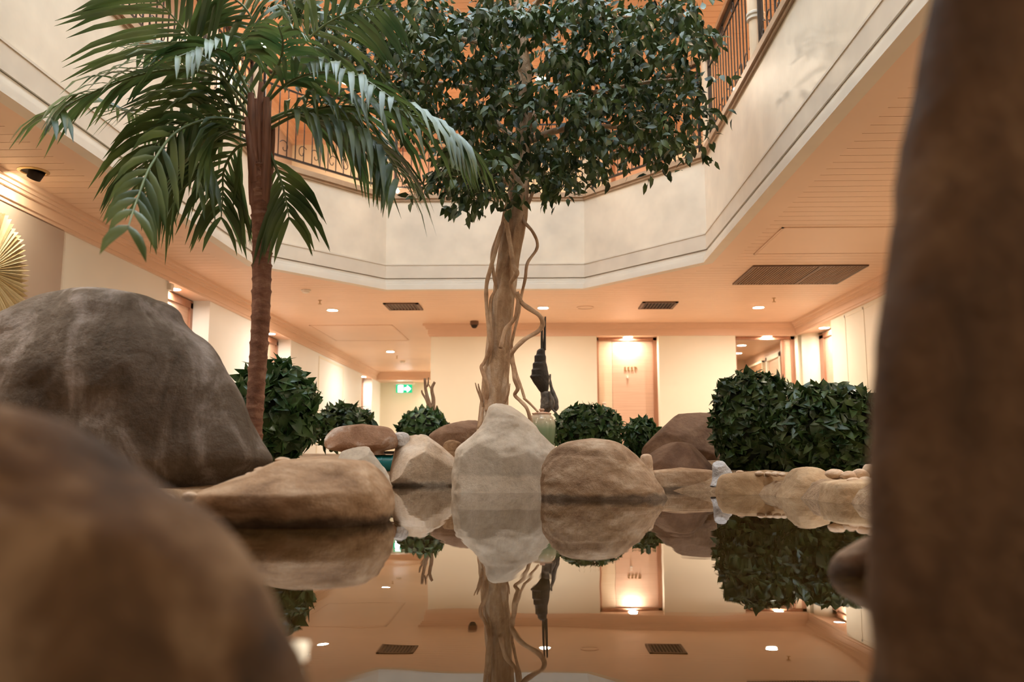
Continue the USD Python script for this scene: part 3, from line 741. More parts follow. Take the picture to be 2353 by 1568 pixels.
# ------------------------------------------------------------------ rocks
def loft(sl, Yc, dr=0.8, n=72, rows=46, amp=0.03, freq=4.0, seed=1, chis=0, ridge=0.0, sq=2.0, extra=0.0, pw=0.75, lean=0.0, cr=(0.72, 0.9)):
    """A rock from its front outline: sl = (y, x left, x right) rows in the photograph, placed at distance Yc with real depth."""
    z = np.array([at((a + b) / 2, y, Yc)[2] for y, a, b in sl]); l = np.array([at(a, y, Yc)[0] for y, a, b in sl]); r = np.array([at(b, y, Yc)[0] for y, a, b in sl])
    o = np.argsort(z); z, l, r = z[o], l[o], r[o]
    if extra:
        z = np.concatenate([[z[0] - extra], z]); l = np.concatenate([[l[0] - 0.02], l]); r = np.concatenate([[r[0] + 0.02], r])
    from scipy.interpolate import PchipInterpolator
    tt = 0.5 - 0.5 * np.cos(np.linspace(0, PI, rows)) * 1.0
    tt = np.linspace(0, 1, rows) ** 0.8
    zz = z[0] + (z[-1] - z[0]) * tt
    L, Rr = PchipInterpolator(z, l)(zz), PchipInterpolator(z, r)(zz)
    hw = (Rr - L) / 2; cx = (L + Rr) / 2
    D = dr * hw.max() * (hw / hw.max()) ** pw
    a = np.arange(n) / n * 2 * PI
    ca, sa = np.cos(a), np.sin(a)
    e = 2 / sq
    px = np.sign(ca) * abs(ca) ** e; py = np.sign(sa) * abs(sa) ** e
    X = cx[:, None] + hw[:, None] * px; Y = Yc + D[:, None] * py + lean * (zz - zz[0])[:, None]; Z = np.repeat(zz[:, None], n, 1)
    V = np.stack([X, Y, Z], -1)
    nrm = np.stack([np.broadcast_to(ca, X.shape), np.broadcast_to(sa, X.shape), 0 * X], -1)
    fb = meshkit.fbm(V * freq + seed * 7.1, 4, seed) - 0.5
    rg = 1 - abs(2 * meshkit.noise(np.stack([V[..., 0] * 3.2 * freq / 4, V[..., 1] * 3.2 * freq / 4, V[..., 2] * 1.0], -1) + seed * 3.3, seed + 9) - 1)
    taper = np.minimum(1, hw / (0.35 * hw.max()))[:, None]
    V = V + nrm * (amp * 2 * fb - ridge * (rg ** 3))[..., None] * taper[..., None]
    V[..., 2] += amp * 1.2 * (meshkit.fbm(V * freq + 31, 3, seed + 4) - 0.5) * taper
    V = V.reshape(-1, 3)
    V = np.vstack([V, [cx[-1], Yc + lean * (zz[-1] - zz[0]), zz[-1] + 0.1 * hw[-1]], [cx[0], Yc, zz[0]]])
    b0, b1 = V.min(0), V.max(0)
    if chis:
        rng = np.random.default_rng(seed)
        c0 = V.mean(0); ex = np.ptp(V, axis=0) / 2
        for _ in range(chis):
            nn = rng.normal(size=3); nn[1] = -abs(nn[1]) * 0.9; nn /= np.linalg.norm(nn)
            h = (V - c0) @ nn
            d = h.max() * rng.uniform(*cr)
            V = V - np.clip(h - d, 0, None)[:, None] * nn * 0.93
        c0_, c1_ = V.min(0), V.max(0)
        V = b0 + (V - c0_) * (b1 - b0) / (c1_ - c0_)
    i, j = np.meshgrid(np.arange(rows - 1), np.arange(n), indexing='ij')
    p, q_ = (i * n + j).ravel(), (i * n + (j + 1) % n).ravel()
    j = np.arange(n); k1, k2 = rows * n, rows * n + 1
    F = np.vstack([np.stack([p, q_, q_ + n], 1), np.stack([p, q_ + n, p + n], 1), np.stack([(rows - 1) * n + j, (rows - 1) * n + (j + 1) % n, np.full(n, k1)], 1), np.stack([(j + 1) % n, j, np.full(n, k2)], 1)])
    return V, F


RK = {}
RK['grey'] = rockmat('grey_boulder', (0.060, 0.042, 0.026), (0.130, 0.10, 0.075), (0.38, 0.34, 0.32), 3.0, 0.6, streak=(1.6, 1.6, 0.6))
RK['fore'] = rockmat('brown_near_rock', (0.02, 0.011, 0.005), (0.15, 0.078, 0.032), (0.42, 0.27, 0.15), 7.0, 0.5)
RK['pillar'] = rockmat('brown_pillar_rock', (0.035, 0.018, 0.008), (0.16, 0.085, 0.038), (0.32, 0.195, 0.10), 5.0, 0.5, streak=(1, 1, 0.5))
RK['tan'] = rockmat('tan_rock', (0.20, 0.11, 0.055), (0.38, 0.245, 0.145), (0.62, 0.47, 0.33), 4.5, 0.45, wet=0.35, streak=(1, 1, 2.2))
RK['flat'] = rockmat('flat_tan_rock', (0.17, 0.09, 0.04), (0.36, 0.22, 0.12), (0.58, 0.42, 0.28), 5.0, 0.4, wet=0.35, streak=(0.7, 1, 2.0))
RK['white'] = rockmat('white_faceted_rock', (0.42, 0.30, 0.20), (0.66, 0.54, 0.42), (0.80, 0.74, 0.66), 3.0, 0.5, wet=0.5)
RK['pale'] = rockmat('pale_peaked_rock', (0.36, 0.30, 0.23), (0.50, 0.43, 0.35), (0.62, 0.56, 0.48), 2.4, 0.2, wet=1.3, wetz=0.12)
RK['brown'] = rockmat('russet_rock', (0.10, 0.05, 0.028), (0.20, 0.115, 0.07), (0.32, 0.21, 0.14), 3.0, 0.4, wet=0.4)
RK['patch'] = rockmat('russet_rock_with_lime', (0.22, 0.11, 0.06), (0.36, 0.21, 0.13), (0.80, 0.76, 0.72), 3.2, 0.8)
RK['bank'] = rockmat('ochre_bank_stone', (0.30, 0.18, 0.09), (0.44, 0.29, 0.16), (0.58, 0.42, 0.26), 4.0, 0.3, wet=0.7, streak=(1, 1, 2.5), wetz=-0.04)
RK['chalk'] = rockmat('chalk_stone', (0.50, 0.50, 0.52), (0.70, 0.70, 0.72), (0.82, 0.82, 0.84), 9.0, 0.9)
RK['pebble'] = rockmat('pebble', (0.46, 0.28, 0.17), (0.62, 0.44, 0.30), (0.76, 0.62, 0.48), 9.0, 0.3)


def rock(name, label, sl, Yc, m, smooth=True, **kw):
    solo(name, loft(sl, Yc, **kw), RK[m], label, 'rock', smooth=smooth)


rock('boulder', 'huge grey brown domed boulder with draped furrows at the left edge', [(666, 185, 240), (671, 130, 300), (690, 70, 385), (715, 20, 425), (745, -40, 445), (780, -80, 490), (830, -120, 525), (900, -150, 560), (960, -170, 590), (1020, -190, 615), (1062, -200, 632), (1090, -200, 600), (1120, -200, 545), (1150, -200, 500)], 4.35, 'grey', amp=0.05, freq=2.6, seed=12, ridge=0.06, dr=0.45, extra=0.05, n=128, rows=80)
rock('boulder', 'out of focus brown rock filling the lower left foreground', [(925, -420, -30), (945, -480, 60), (975, -540, 140), (1010, -600, 200), (1060, -650, 285), (1130, -700, 385), (1200, -720, 505), (1280, -730, 572), (1350, -740, 610), (1450, -750, 650), (1568, -760, 690), (1760, -780, 730)], 0.78, 'fore', amp=0.015, freq=8, seed=5, dr=0.55, extra=0.1, n=96, rows=60)
rock('rock_pillar', 'tall out of focus brown rock column at the right edge', [(-420, 2350, 3000), (-250, 2240, 3150), (-60, 2160, 3250), (100, 2125, 3280), (250, 2098, 3300), (400, 2075, 3300), (600, 2052, 3300), (780, 2025, 3300), (900, 2014, 3300), (1050, 2012, 3300), (1250, 2006, 3300), (1400, 2002, 3300), (1500, 2005, 3300), (1650, 1990, 3320)], 0.95, 'pillar', amp=0.012, freq=7, seed=8, dr=0.5, extra=0.1, n=96, rows=80)
rock('flat_rock', 'broad flat tan rock jutting into the pool before the big boulder', [(1055, 680, 790), (1060, 640, 842), (1075, 605, 868), (1095, 560, 886), (1115, 500, 899), (1132, 462, 904), (1155, 458, 906), (1180, 470, 903), (1205, 490, 892), (1222, 505, 870)], 3.45, 'flat', amp=0.02, freq=6, seed=11, dr=0.9, pw=0.9, sq=2.6, extra=0.15, ridge=0.02)
rock('faceted_rock', 'cream chiselled rock with bright facets left of the peaked rock', [(1000, 960, 998), (1006, 942, 1022), (1024, 922, 1044), (1050, 905, 1052), (1080, 893, 1052), (1100, 889, 1049), (1122, 888, 1049)], 7.75, 'white', amp=0.05, freq=5, seed=21, cr=(0.55, 0.85), chis=24, dr=0.6, extra=0.15, smooth=24)
rock('peaked_rock', 'pale grey peaked rock at the foot of the ficus, standing in the pool', [(928, 1165, 1192), (933, 1143, 1206), (950, 1121, 1214), (975, 1108, 1220), (1000, 1090, 1232), (1025, 1066, 1252), (1045, 1054, 1268), (1065, 1049, 1276), (1090, 1045, 1282), (1138, 1042, 1290)], 6.45, 'pale', amp=0.035, freq=5, seed=14, chis=7, dr=0.65, extra=0.15, n=110, rows=80, sq=2.2)
rock('round_rock', 'rounded tan boulder right of the peaked rock in the pool', [(1010, 1330, 1390), (1015, 1300, 1420), (1030, 1273, 1446), (1050, 1257, 1466), (1080, 1245, 1490), (1110, 1240, 1512), (1135, 1240, 1526), (1158, 1242, 1538)], 5.4, 'tan', amp=0.03, freq=5, seed=17, dr=0.6, extra=0.15, ridge=0.015, n=96, rows=70)
rock('dark_rock', 'big russet rock with a pale top behind the right shrubs', [(951, 1572, 1622), (956, 1545, 1648), (970, 1526, 1668), (990, 1500, 1682), (1015, 1486, 1692), (1040, 1480, 1695), (1075, 1475, 1698)], 8.0, 'brown', amp=0.035, freq=4, seed=23, cr=(0.65, 0.88), chis=12, dr=0.6, extra=0.2, smooth=30)
rock('low_rock', 'brown conical rock in front of the russet rock', [(1017, 1545, 1567), (1023, 1522, 1590), (1036, 1506, 1606), (1050, 1492, 1618), (1068, 1480, 1632), (1088, 1474, 1648), (1100, 1470, 1655)], 7.2, 'brown', amp=0.025, freq=5, seed=27, chis=6, dr=0.6, extra=0.2)
rock('ledge_rock', 'low tan ledge at the waterline under the brown conical rock', [(1081, 1500, 1630), (1085, 1475, 1646), (1095, 1468, 1655), (1112, 1464, 1668), (1133, 1462, 1678)], 6.75, 'tan', amp=0.012, freq=7, seed=29, dr=0.32, extra=0.15, sq=2.8)
rock('bank_stone', 'smooth ochre bank stone along the waterline below the right shrubs', [(1087, 1690, 1830), (1090, 1665, 1850), (1100, 1655, 1865), (1120, 1650, 1875), (1145, 1648, 1880)], 6.15, 'bank', amp=0.012, freq=6, seed=31, dr=0.45, extra=0.15, sq=5)
rock('bank_stone', 'humped ochre stone at the right bank', [(1074, 1842, 1866), (1079, 1822, 1886), (1093, 1806, 1908), (1115, 1795, 1930), (1152, 1780, 1945)], 5.6, 'bank', amp=0.018, freq=7, seed=33, chis=6, dr=0.8, extra=0.15)
rock('bank_stone', 'long ochre bank stone under the pebbles beside the rock column', [(1106, 1920, 2090), (1110, 1902, 2110), (1135, 1895, 2130), (1172, 1888, 2140)], 5.05, 'bank', amp=0.014, freq=6, seed=35, dr=0.6, extra=0.15, sq=5)
rock('chalk_stone', 'little bluish white stone between low rock and shrub', [(1060, 1646, 1660), (1066, 1639, 1667), (1076, 1637, 1674), (1088, 1638, 1680)], 6.4, 'chalk', amp=0.015, freq=12, seed=37, chis=6, dr=0.8, extra=0.1, smooth=20)
rock('small_stone', 'small peach stone tucked against the conical rock', [(1044, 1478, 1492), (1048, 1473, 1498), (1058, 1471, 1500), (1068, 1470, 1500)], 6.45, 'pebble', amp=0.01, freq=12, seed=39, dr=0.8, extra=0.12)
rock('slab_rock', 'russet slab with white lime patch resting before the left shrubs', [(976, 815, 850), (981, 775, 888), (990, 754, 902), (1005, 746, 911), (1020, 745, 913), (1030, 752, 906), (1039, 790, 882)], 7.7, 'patch', amp=0.03, freq=5, seed=42, cr=(0.75, 0.92), chis=9, dr=0.55, sq=3.2, smooth=24, extra=0.03)
rock('grey_stone', 'slanting pale grey stone behind the flat rock', [(1027, 826, 846), (1034, 802, 856), (1050, 786, 866), (1075, 776, 880), (1096, 770, 888), (1118, 766, 892)], 6.7, 'pale', amp=0.025, freq=7, seed=43, cr=(0.6, 0.88), chis=14, dr=0.6, extra=0.12, smooth=24)
rock('chalk_stone', 'small white stone beside the lime patched slab', [(994, 912, 926), (999, 906, 934), (1010, 905, 938), (1022, 908, 938)], 7.75, 'chalk', amp=0.012, freq=12, seed=45, chis=8, dr=0.7, smooth=20, extra=0.03)
rock('back_rock', 'brown rock behind the cream faceted rock', [(967, 1070, 1100), (974, 1035, 1112), (985, 1010, 1122), (1000, 990, 1130), (1042, 980, 1136)], 8.45, 'brown', amp=0.03, freq=5, seed=47, chis=6, dr=0.6, extra=0.12, smooth=30)
rock('back_rock', 'small beige rock between faceted and peaked rocks', [(1012, 1032, 1044), (1018, 1022, 1058), (1030, 1018, 1066), (1050, 1016, 1070)], 8.1, 'tan', amp=0.012, freq=8, seed=49, dr=0.3, extra=0.1)
rock('wet_stone', 'blurred low stone lying in the water before the rock column', [(1236, 1990, 2050), (1252, 1960, 2070), (1275, 1925, 2085), (1300, 1908, 2095), (1325, 1900, 2100)], 1.95, 'tan', amp=0.006, freq=16, seed=51, dr=0.5, extra=0.08)


def pebble(x, y, rx, ry, Yc, label, seed, m='pebble', name='pebble', group=None):
    p = at(x, y, Yc)
    s = Yc / FPX
    v, f = trimesh.creation.icosphere(3, 1.0).vertices, trimesh.creation.icosphere(3, 1.0).faces
    v = np.array(v) * (1 + 0.35 * (meshkit.fbm(np.array(v) * 1.3 + seed * 5.7, 3, seed) - 0.5))[:, None]
    v = v * [rx * s, rx * s * 0.8, ry * s] + p
    solo(name, (v, np.array(f)), RK[m], label, 'pebble', smooth=True, group=group)


for i, (x, y, rx, ry, Yc, lab) in enumerate([(1918, 1090, 21, 12, 5.2, 'oval ochre pebble, left end of the heap on the long bank stone'), (1951, 1094, 19, 11, 5.15, 'oval pebble second from the left in the heap on the long bank stone'),
                                             (1976, 1092, 20, 14, 5.15, 'largest ochre pebble in the middle of the heap on the bank stone'), (2000, 1084, 18, 17, 5.25, 'tall pebble of the heap next to the rock column'),
                                             (1962, 1104, 15, 6, 5.0, 'flat chip in front of the pebble heap'), (1988, 1104, 14, 8, 5.0, 'small pebble in front, next to the rock column'),
                                             (368, 1146, 34, 16, 2.75, 'blurred cream pebble left of the flat rock, larger one'), (436, 1141, 17, 11, 2.78, 'blurred white egg shaped pebble at the flat rock'),
                                             (574, 1096, 12, 10, 3.5, 'small tan pebble on top of the flat rock'), (600, 1082, 16, 9, 3.6, 'tan pebble between flat rock and big boulder'), (650, 1058, 18, 7, 3.6, 'flat pinkish pebble at the back edge of the flat rock'),
                                             (1700, 1086, 9, 5, 6.1, 'reddish little pebble next to the bluish stone'), (1745, 1088, 10, 5, 6.0, 'first little pebble under the left shrub of the right bank'), (1765, 1089, 8, 5, 6.0, 'second little pebble under the left shrub of the right bank'),
                                             (1782, 1090, 11, 6, 5.95, 'third little pebble under the gap of the right shrubs'), (1798, 1091, 8, 5, 5.9, 'last little pebble beside the humped stone')]):
    pebble(x, y, rx, ry, Yc, lab, i + 1)
# teal pump drum in the hollow
c = at(880, 1064, 8.2)
t = thing('pump_drum', 'teal ribbed plastic pump drum in the dark hollow between the left rocks', 'pump', (c[0], c[1], 0.1))
xs_ = np.linspace(-0.16, 0.16, 60)
part(t, 'drum', tube([(c[0] + s, c[1], c[2] - 0.01) for s in xs_], 0.085, 24), M['teal'], smooth=30)
for s in (-0.1, 0.0, 0.1):
    part(t, 'rib', tube([(c[0] + s - 0.006, c[1], c[2] - 0.01), (c[0] + s + 0.006, c[1], c[2] - 0.01)], 0.092, 24), M['teal'])
part(t, 'lid', bx(c[0] - 0.17, c[0] + 0.13, c[1] - 0.08, c[1] + 0.3, c[2] + 0.085, c[2] + 0.11), M['dark'])

# ------------------------------------------------------------------ leaves
def leafs(base, d, nrm, L, W, fold=0.25, droop=0.25, tip=0.22):
    """many leaves at once: pointed ovate blades of 8 triangles. arrays (n,3); L, W (n,)"""
    n = len(base)
    d = d / np.linalg.norm(d, axis=1, keepdims=True)
    nrm = nrm - d * (nrm * d).sum(1, keepdims=True)
    nrm /= np.linalg.norm(nrm, axis=1, keepdims=True) + 1e-9
    s = np.cross(d, nrm)
    L, W = np.asarray(L)[:, None], np.asarray(W)[:, None]
    mid = lambda t, dr: base + d * L * t - nrm * L * droop * dr
    m0, m1, m2, m3 = mid(0.0, 0), mid(0.33, 0.05), mid(0.68, 0.35), mid(1.0, 1.0)
    e = lambda m, w, sg: m + s * W * w * sg + nrm * W * fold * w
    V = np.stack([m0, m1, m2, m3, e(m1, 0.5, 1), e(m2, 0.36, 1), e(m1, 0.5, -1), e(m2, 0.36, -1)], 1)
    Fl = np.array([[0, 1, 4], [4, 1, 2], [4, 2, 5], [5, 2, 3], [0, 6, 1], [6, 7, 2], [6, 2, 1], [7, 3, 2]])
    return V, Fl


def pack(V, Fl):
    n, k = V.shape[:2]
    return V.reshape(-1, 3), (Fl[None] + (np.arange(n) * k)[:, None, None]).reshape(-1, 3)


def foliage(t, V, Fl, m, limit, score, name='leaf'):
    o = np.argsort(-score)
    for i in o[:limit]:
        part(t, name, (V[i], Fl), m, smooth=True)
    if len(o) > limit:
        part(t, 'foliage', pack(V[o[limit:]], Fl), m, smooth=True, kind='stuff')


def shrub(label, x, y, rx, ry, Yc, n, L, m='leafshrub', sq=2.2, seed=1, top=0.0, depth=1.0, limit=260):
    rng = np.random.default_rng(seed)
    c = at(x, y, Yc); s = Yc / FPX
    a, b = rx * s, ry * s
    z0 = ground(c[0], Yc) if -3.4 < c[0] < 3.3 else ZF
    t = thing('topiary_shrub', label, 'shrub', (c[0], Yc, z0))
    v = trimesh.creation.icosphere(3, 1.0)
    q_ = np.array(v.vertices)
    sup = lambda u: u / (np.abs(u) ** sq).sum(1, keepdims=True) ** (1 / sq)
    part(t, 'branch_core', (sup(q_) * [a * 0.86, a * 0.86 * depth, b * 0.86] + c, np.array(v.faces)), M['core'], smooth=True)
    st = tube([(c[0], Yc, z0 - 0.05), (c[0], Yc, c[2])], 0.03, 8)
    part(t, 'stem', st, M['bark'])
    u = rng.normal(size=(n, 3)); u /= np.linalg.norm(u, axis=1, keepdims=True)
    u[:, 1] = np.where(rng.random(n) < 0.65, -abs(u[:, 1]), u[:, 1])
    u = u[u[:, 2] > -0.92]; n = len(u)
    wob = 1 + 0.12 * (meshkit.fbm(u * 2.2 + seed, 2, seed) - 0.5)
    pos = sup(u) * [a, a * depth, b] * (wob * rng.uniform(0.86, 0.98, n))[:, None] + c
    N = u / [a, a * depth, b]; N /= np.linalg.norm(N, axis=1, keepdims=True)
    tang = rng.normal(size=(n, 3)) * 0.75 + [0, 0, -0.25]
    d = tang - N * (tang * N).sum(1, keepdims=True) + N * rng.uniform(0.15, 0.9, n)[:, None]
    sp = rng.random(n) < 0.05
    d[sp] = N[sp] * 1.5 + [0, 0, 0.4]
    LL = L * rng.uniform(0.7, 1.25, n)
    V, Fl = leafs(pos - d / np.linalg.norm(d, axis=1, keepdims=True) * LL[:, None] * 0.35, d, N + rng.normal(size=(n, 3)) * 0.35, LL, LL * rng.uniform(0.42, 0.58, n), 0.3, 0.2)
    foliage(t, V, Fl, M[m], limit, -N[:, 1] + 0.3 * rng.random(n))


shrub('tall rounded leafy shrub behind the palm trunk and big boulder', 632, 950, 100, 118, 5.4, 700, 0.125, seed=2)
shrub('dark low clipped shrub above the lime patched slab', 793, 985, 70, 52, 8.7, 420, 0.12, 'leafdark', seed=3)
shrub('clipped ball shrub under the forked driftwood', 975, 992, 60, 52, 9.3, 420, 0.115, seed=4)
shrub('clipped ball shrub right of the celadon jar', 1350, 990, 82, 59, 8.2, 750, 0.088, seed=5)
shrub('small clipped shrub in front of door 1117', 1474, 1010, 38, 47, 8.4, 360, 0.10, seed=6)
shrub('large boxy shrub right of the russet rock', 1738, 974, 100, 116, 7.3, 1300, 0.105, 'leafdark', sq=2.7, seed=7, depth=0.7)
shrub('large dark shrub next to the rock column', 1905, 992, 118, 104, 6.45, 1100, 0.125, 'leafdark', sq=2.8, seed=8, depth=0.75)

# ------------------------------------------------------------------ palm
YP = 4.8
rng = np.random.default_rng(77)
pb = at(585, 985, YP)
palm = thing('palm_tree', 'slender artificial palm with ringed brown trunk and arching fronds', 'palm tree', (pb[0], YP, ground(pb[0], YP)))
tp = [at(x, y, YP) for x, y in ((585, 1060), (583, 985), (588, 900), (595, 800), (600, 700), (602, 600), (601, 520), (598, 450), (596, 380))]
path = spline(tp, 150)
zz = path[:, 2]
rad = np.interp(zz, [zz[0], zz[-1]], [0.046, 0.056])
nodes = np.mod(np.cumsum(np.linalg.norm(np.diff(path, axis=0, prepend=path[:1]), axis=1)) / 0.075, 1)
rad = rad * (1 + 0.16 * nodes ** 5) 
kk = 20
R2 = rad[:, None] * (1 + 0.10 * (meshkit.noise(np.stack(np.broadcast_arrays(np.cos(np.arange(kk) / kk * 2 * PI)[None] * 2, np.sin(np.arange(kk) / kk * 2 * PI)[None] * 2, (zz * 16)[:, None]), -1) + 50, 3) - 0.5))
part(palm, 'trunk', tube(path, R2, kk), M['palmtrunk'], smooth=40)
for i, (x0_, y0_, x1_, y1_, r0, r1) in enumerate([(597, 480, 590, 230, 0.050, 0.024), (590, 470, 577, 215, 0.042, 0.018), (606, 470, 613, 225, 0.042, 0.018), (600, 430, 600, 190, 0.036, 0.014), (588, 420, 566, 270, 0.034, 0.012), (612, 440, 628, 290, 0.030, 0.011)]):
    yo = YP + (-0.02 + 0.012 * i) * (1 if i % 2 else -1)
    a_, b_ = at(x0_, y0_, yo), at(x1_, y1_, yo - 0.02)
    pp = spline([a_, (a_ + b_) / 2 + [0.01 * (i % 3 - 1), -0.01, 0], b_], 14)
    part(palm, 'leaf_sheath', tube(pp, np.linspace(r0, r1, 14) * (1 + 0.1 * np.sin(np.linspace(0, 9, 14))), 12), M['sheath'], smooth=50)

FRONDS = [  # polyline in the picture, depth offset at tip, leaflet length, droop, pairs
    ([(588, 300), (545, 225), (490, 145), (430, 75), (375, 15), (310, -40)], -0.3, 0.60, 0.45, 22),
    ([(590, 260), (520, 190), (430, 160), (330, 170), (230, 205), (150, 245), (118, 268)], -0.5, 0.34, 0.8, 24),
    ([(588, 290), (500, 272), (410, 300), (350, 375), (318, 450), (295, 520)], -1.8, 0.19, 0.9, 13),
    ([(592, 270), (520, 240), (430, 235), (330, 265), (240, 235)], 0.35, 0.34, 1.0, 20),
    ([(585, 330), (545, 340), (515, 390), (512, 450), (508, 500)], 0.15, 0.26, 0.9, 14),
    ([(580, 310), (530, 300), (480, 335), (450, 410)], -0.25, 0.34, 0.9, 16),
    ([(612, 300), (680, 265), (760, 245), (850, 248), (940, 262), (1010, 290), (1055, 320)], -0.15, 0.44, 1.15, 30),
    ([(606, 240), (650, 165), (690, 110), (750, 55), (830, 20), (910, 10)], 0.1, 0.36, 0.75, 20),
    ([(600, 210), (596, 130), (585, 60), (555, 10), (500, -15), (440, 0)], -0.1, 0.36, 0.8, 18),
    ([(608, 240), (670, 185), (750, 165), (830, 180), (900, 225)], -0.45, 0.36, 0.9, 20),
    ([(612, 330), (640, 400), (655, 450), (664, 500)], -0.1, 0.26, 0.8, 10),
    ([(606, 280), (690, 250), (780, 270), (860, 330), (900, 390)], 0.5, 0.36, 1.1, 20),
    ([(612, 285), (670, 262), (740, 275), (820, 300), (880, 345), (915, 410)], -0.35, 0.38, 1.1, 22),
    ([(590, 285), (530, 262), (450, 270), (370, 320), (320, 390)], -0.15, 0.36, 1.0, 20),
    ([(586, 240), (530, 175), (470, 140), (390, 120), (300, 115)], 0.25, 0.36, 0.9, 18),
    ([(598, 215), (640, 150), (650, 100), (640, 60)], -0.6, 0.32, 0.9, 12),
    ([(590, 250), (540, 150), (520, 120), (470, 110), (410, 130)], -0.5, 0.36, 0.9, 16),
    ([(585, 330), (480, 300), (400, 330), (360, 400), (350, 440)], 0.3, 0.32, 0.9, 16),
]
FACE = (0, 2, 4, 7, 8, 10, 13)          # fronds that twist broadside to the pool
cand = []
for fi, (pl_, dz, LL, dr, npair) in enumerate(FRONDS):
    n = len(pl_)
    pts3 = [at(x, y, YP + dz * (i / (n - 1)) ** 1.5) for i, (x, y) in enumerate(pl_)]
    R_ = spline(pts3, 40)
    fr_ = part(palm, 'frond', tube(R_, np.linspace(0.011, 0.003, 40), 7), M['rachis'], smooth=True)
    T = np.gradient(R_, axis=0); T /= np.linalg.norm(T, axis=1, keepdims=True)
    for k_ in range(npair):
        tq = 0.16 + 0.84 * (k_ + 0.5) / npair
        for sg in (-1, 1):
            i = min(39, int(tq * 39)) if k_ < npair - 1 else 39
            tv = T[i]
            side = np.cross(tv, R_[i] - CAM) if fi in FACE else np.cross(tv, [0, 0, 1.0]); side /= np.linalg.norm(side) + 1e-9
            upv = np.cross(side, tv)
            l = LL * 1.22 * (0.55 + 0.6 * math.sin(PI * min(1, tq * 0.9 + 0.12))) * rng.uniform(0.85, 1.12)
            d0 = tv * (0.55 + 0.5 * tq) + side * sg * rng.uniform(0.75, 1.0) + upv * rng.uniform(0.15, 0.4) + rng.normal(size=3) * 0.07
            d0 /= np.linalg.norm(d0)
            w = 0.036 * rng.uniform(0.85, 1.15)
            ts = np.array([0, 0.2, 0.45, 0.72, 1.0]); ws = np.array([0.35, 0.85, 1.0, 0.80, 0.03])
            c_ = np.array([R_[i] + d0 * l * s_ - np.array([0, 0, 1]) * dr * l * 0.62 * s_ ** 2 for s_ in ts])
            c_[:, :2] = R_[i][:2] + (c_[:, :2] - R_[i][:2]) * (1 - 0.16 * dr * ts[:, None] ** 2)
            tg = np.gradient(c_, axis=0); tg /= np.linalg.norm(tg, axis=1, keepdims=True)
            sd = np.cross(tg, upv + side * sg * 0.6); sd /= np.linalg.norm(sd, axis=1, keepdims=True) + 1e-9
            nn = np.cross(sd, tg)
            V = np.vstack([c_, c_ + sd * (w / 2 * ws)[:, None] + nn * (w * 0.13 * ws)[:, None], c_ - sd * (w / 2 * ws)[:, None] + nn * (w * 0.13 * ws)[:, None]])
            cand.append((fr_, V, np.linalg.norm(R_[i] - CAM)))
PF = []
for i in range(4):
    PF += [[i, i + 1, 6 + i], [i, 6 + i, 5 + i], [i, 10 + i, 11 + i], [i, 11 + i, i + 1]]
PF = np.array(PF)
order = np.argsort([c_[2] for c_ in cand])
for i in order[:300]:
    part(cand[i][0], 'leaflet', (cand[i][1], PF), M['leafpalm'], smooth=True)
part(palm, 'leaflets', pack(np.array([cand[i][1] for i in order[300:]]), PF), M['leafpalm'], smooth=True, kind='stuff')

# ------------------------------------------------------------------ ficus
YT = 7.3
rng = np.random.default_rng(5)
fb_ = at(1130, 985, YT)
ficus = thing('ficus_tree', 'tall ficus with gnarled bleached trunk and broad leafy crown', 'tree', (fb_[0], YT, ground(fb_[0], YT)))
tp = [at(x, y, YT) for x, y in ((1128, 1030), (1130, 960), (1141, 880), (1149, 780), (1156, 690), (1166, 600), (1180, 520), (1191, 440), (1198, 360), (1204, 280), (1208, 200), (1202, 120), (1192, 40), (1186, -60), (1180, -160))]
path = spline(tp, 200)
kk = 40
ang = np.arange(kk) / kk * 2 * PI
rad = np.interp(path[:, 2], [0.2, 0.55, 1.4, 2.4, 3.0, 4.6], [0.150, 0.118, 0.098, 0.088, 0.070, 0.03])
nz_ = meshkit.fbm(np.stack(np.broadcast_arrays(np.cos(ang)[None] * 2.2, np.sin(ang)[None] * 2.2, (path[:, 2] * 1.7)[:, None]), -1) + 20, 4, 6)
gr_ = meshkit.noise(np.stack(np.broadcast_arrays(np.cos(ang + 0)[None] * 4.5, np.sin(ang)[None] * 4.5, (path[:, 2] * 0.9)[:, None]), -1) + 90, 8)
part(ficus, 'trunk', tube(path, rad[:, None] * (0.62 + 0.62 * nz_ + 0.26 * gr_), kk), M['bark'], smooth=60)
BR = [[(1198, 330), (1160, 300), (1125, 262), (1090, 220)], [(1205, 300), (1240, 250), (1275, 190), (1325, 95), (1360, 20)], [(1206, 200), (1165, 130), (1110, 100), (1040, 85), (940, 55), (860, 30)], [(1205, 170), (1130, 90), (1085, 60), (1050, 20)],
      [(1205, 250), (1290, 230), (1380, 210), (1480, 190), (1570, 180)], [(1200, 330), (1280, 300), (1380, 290), (1480, 300), (1560, 310)], [(1190, 430), (1140, 410), (1080, 420), (1030, 440)], [(1200, 120), (1290, 60), (1400, 40), (1520, 40)], [(1195, 60), (1240, 0), (1300, -60)], [(1205, 250), (1120, 210), (1000, 190), (900, 170), (800, 140)]]
for i, b_ in enumerate(BR):
    off = rng.uniform(-0.7, 0.7)
    pp = spline([at(x, y, YT + off * (j / (len(b_) - 1))) for j, (x, y) in enumerate(b_)], 30)
    part(ficus, 'branch', tube(pp, np.linspace(0.036, 0.008, 30), 9), M['bark'] if i in (2, 3) else M['liana'], smooth=True)
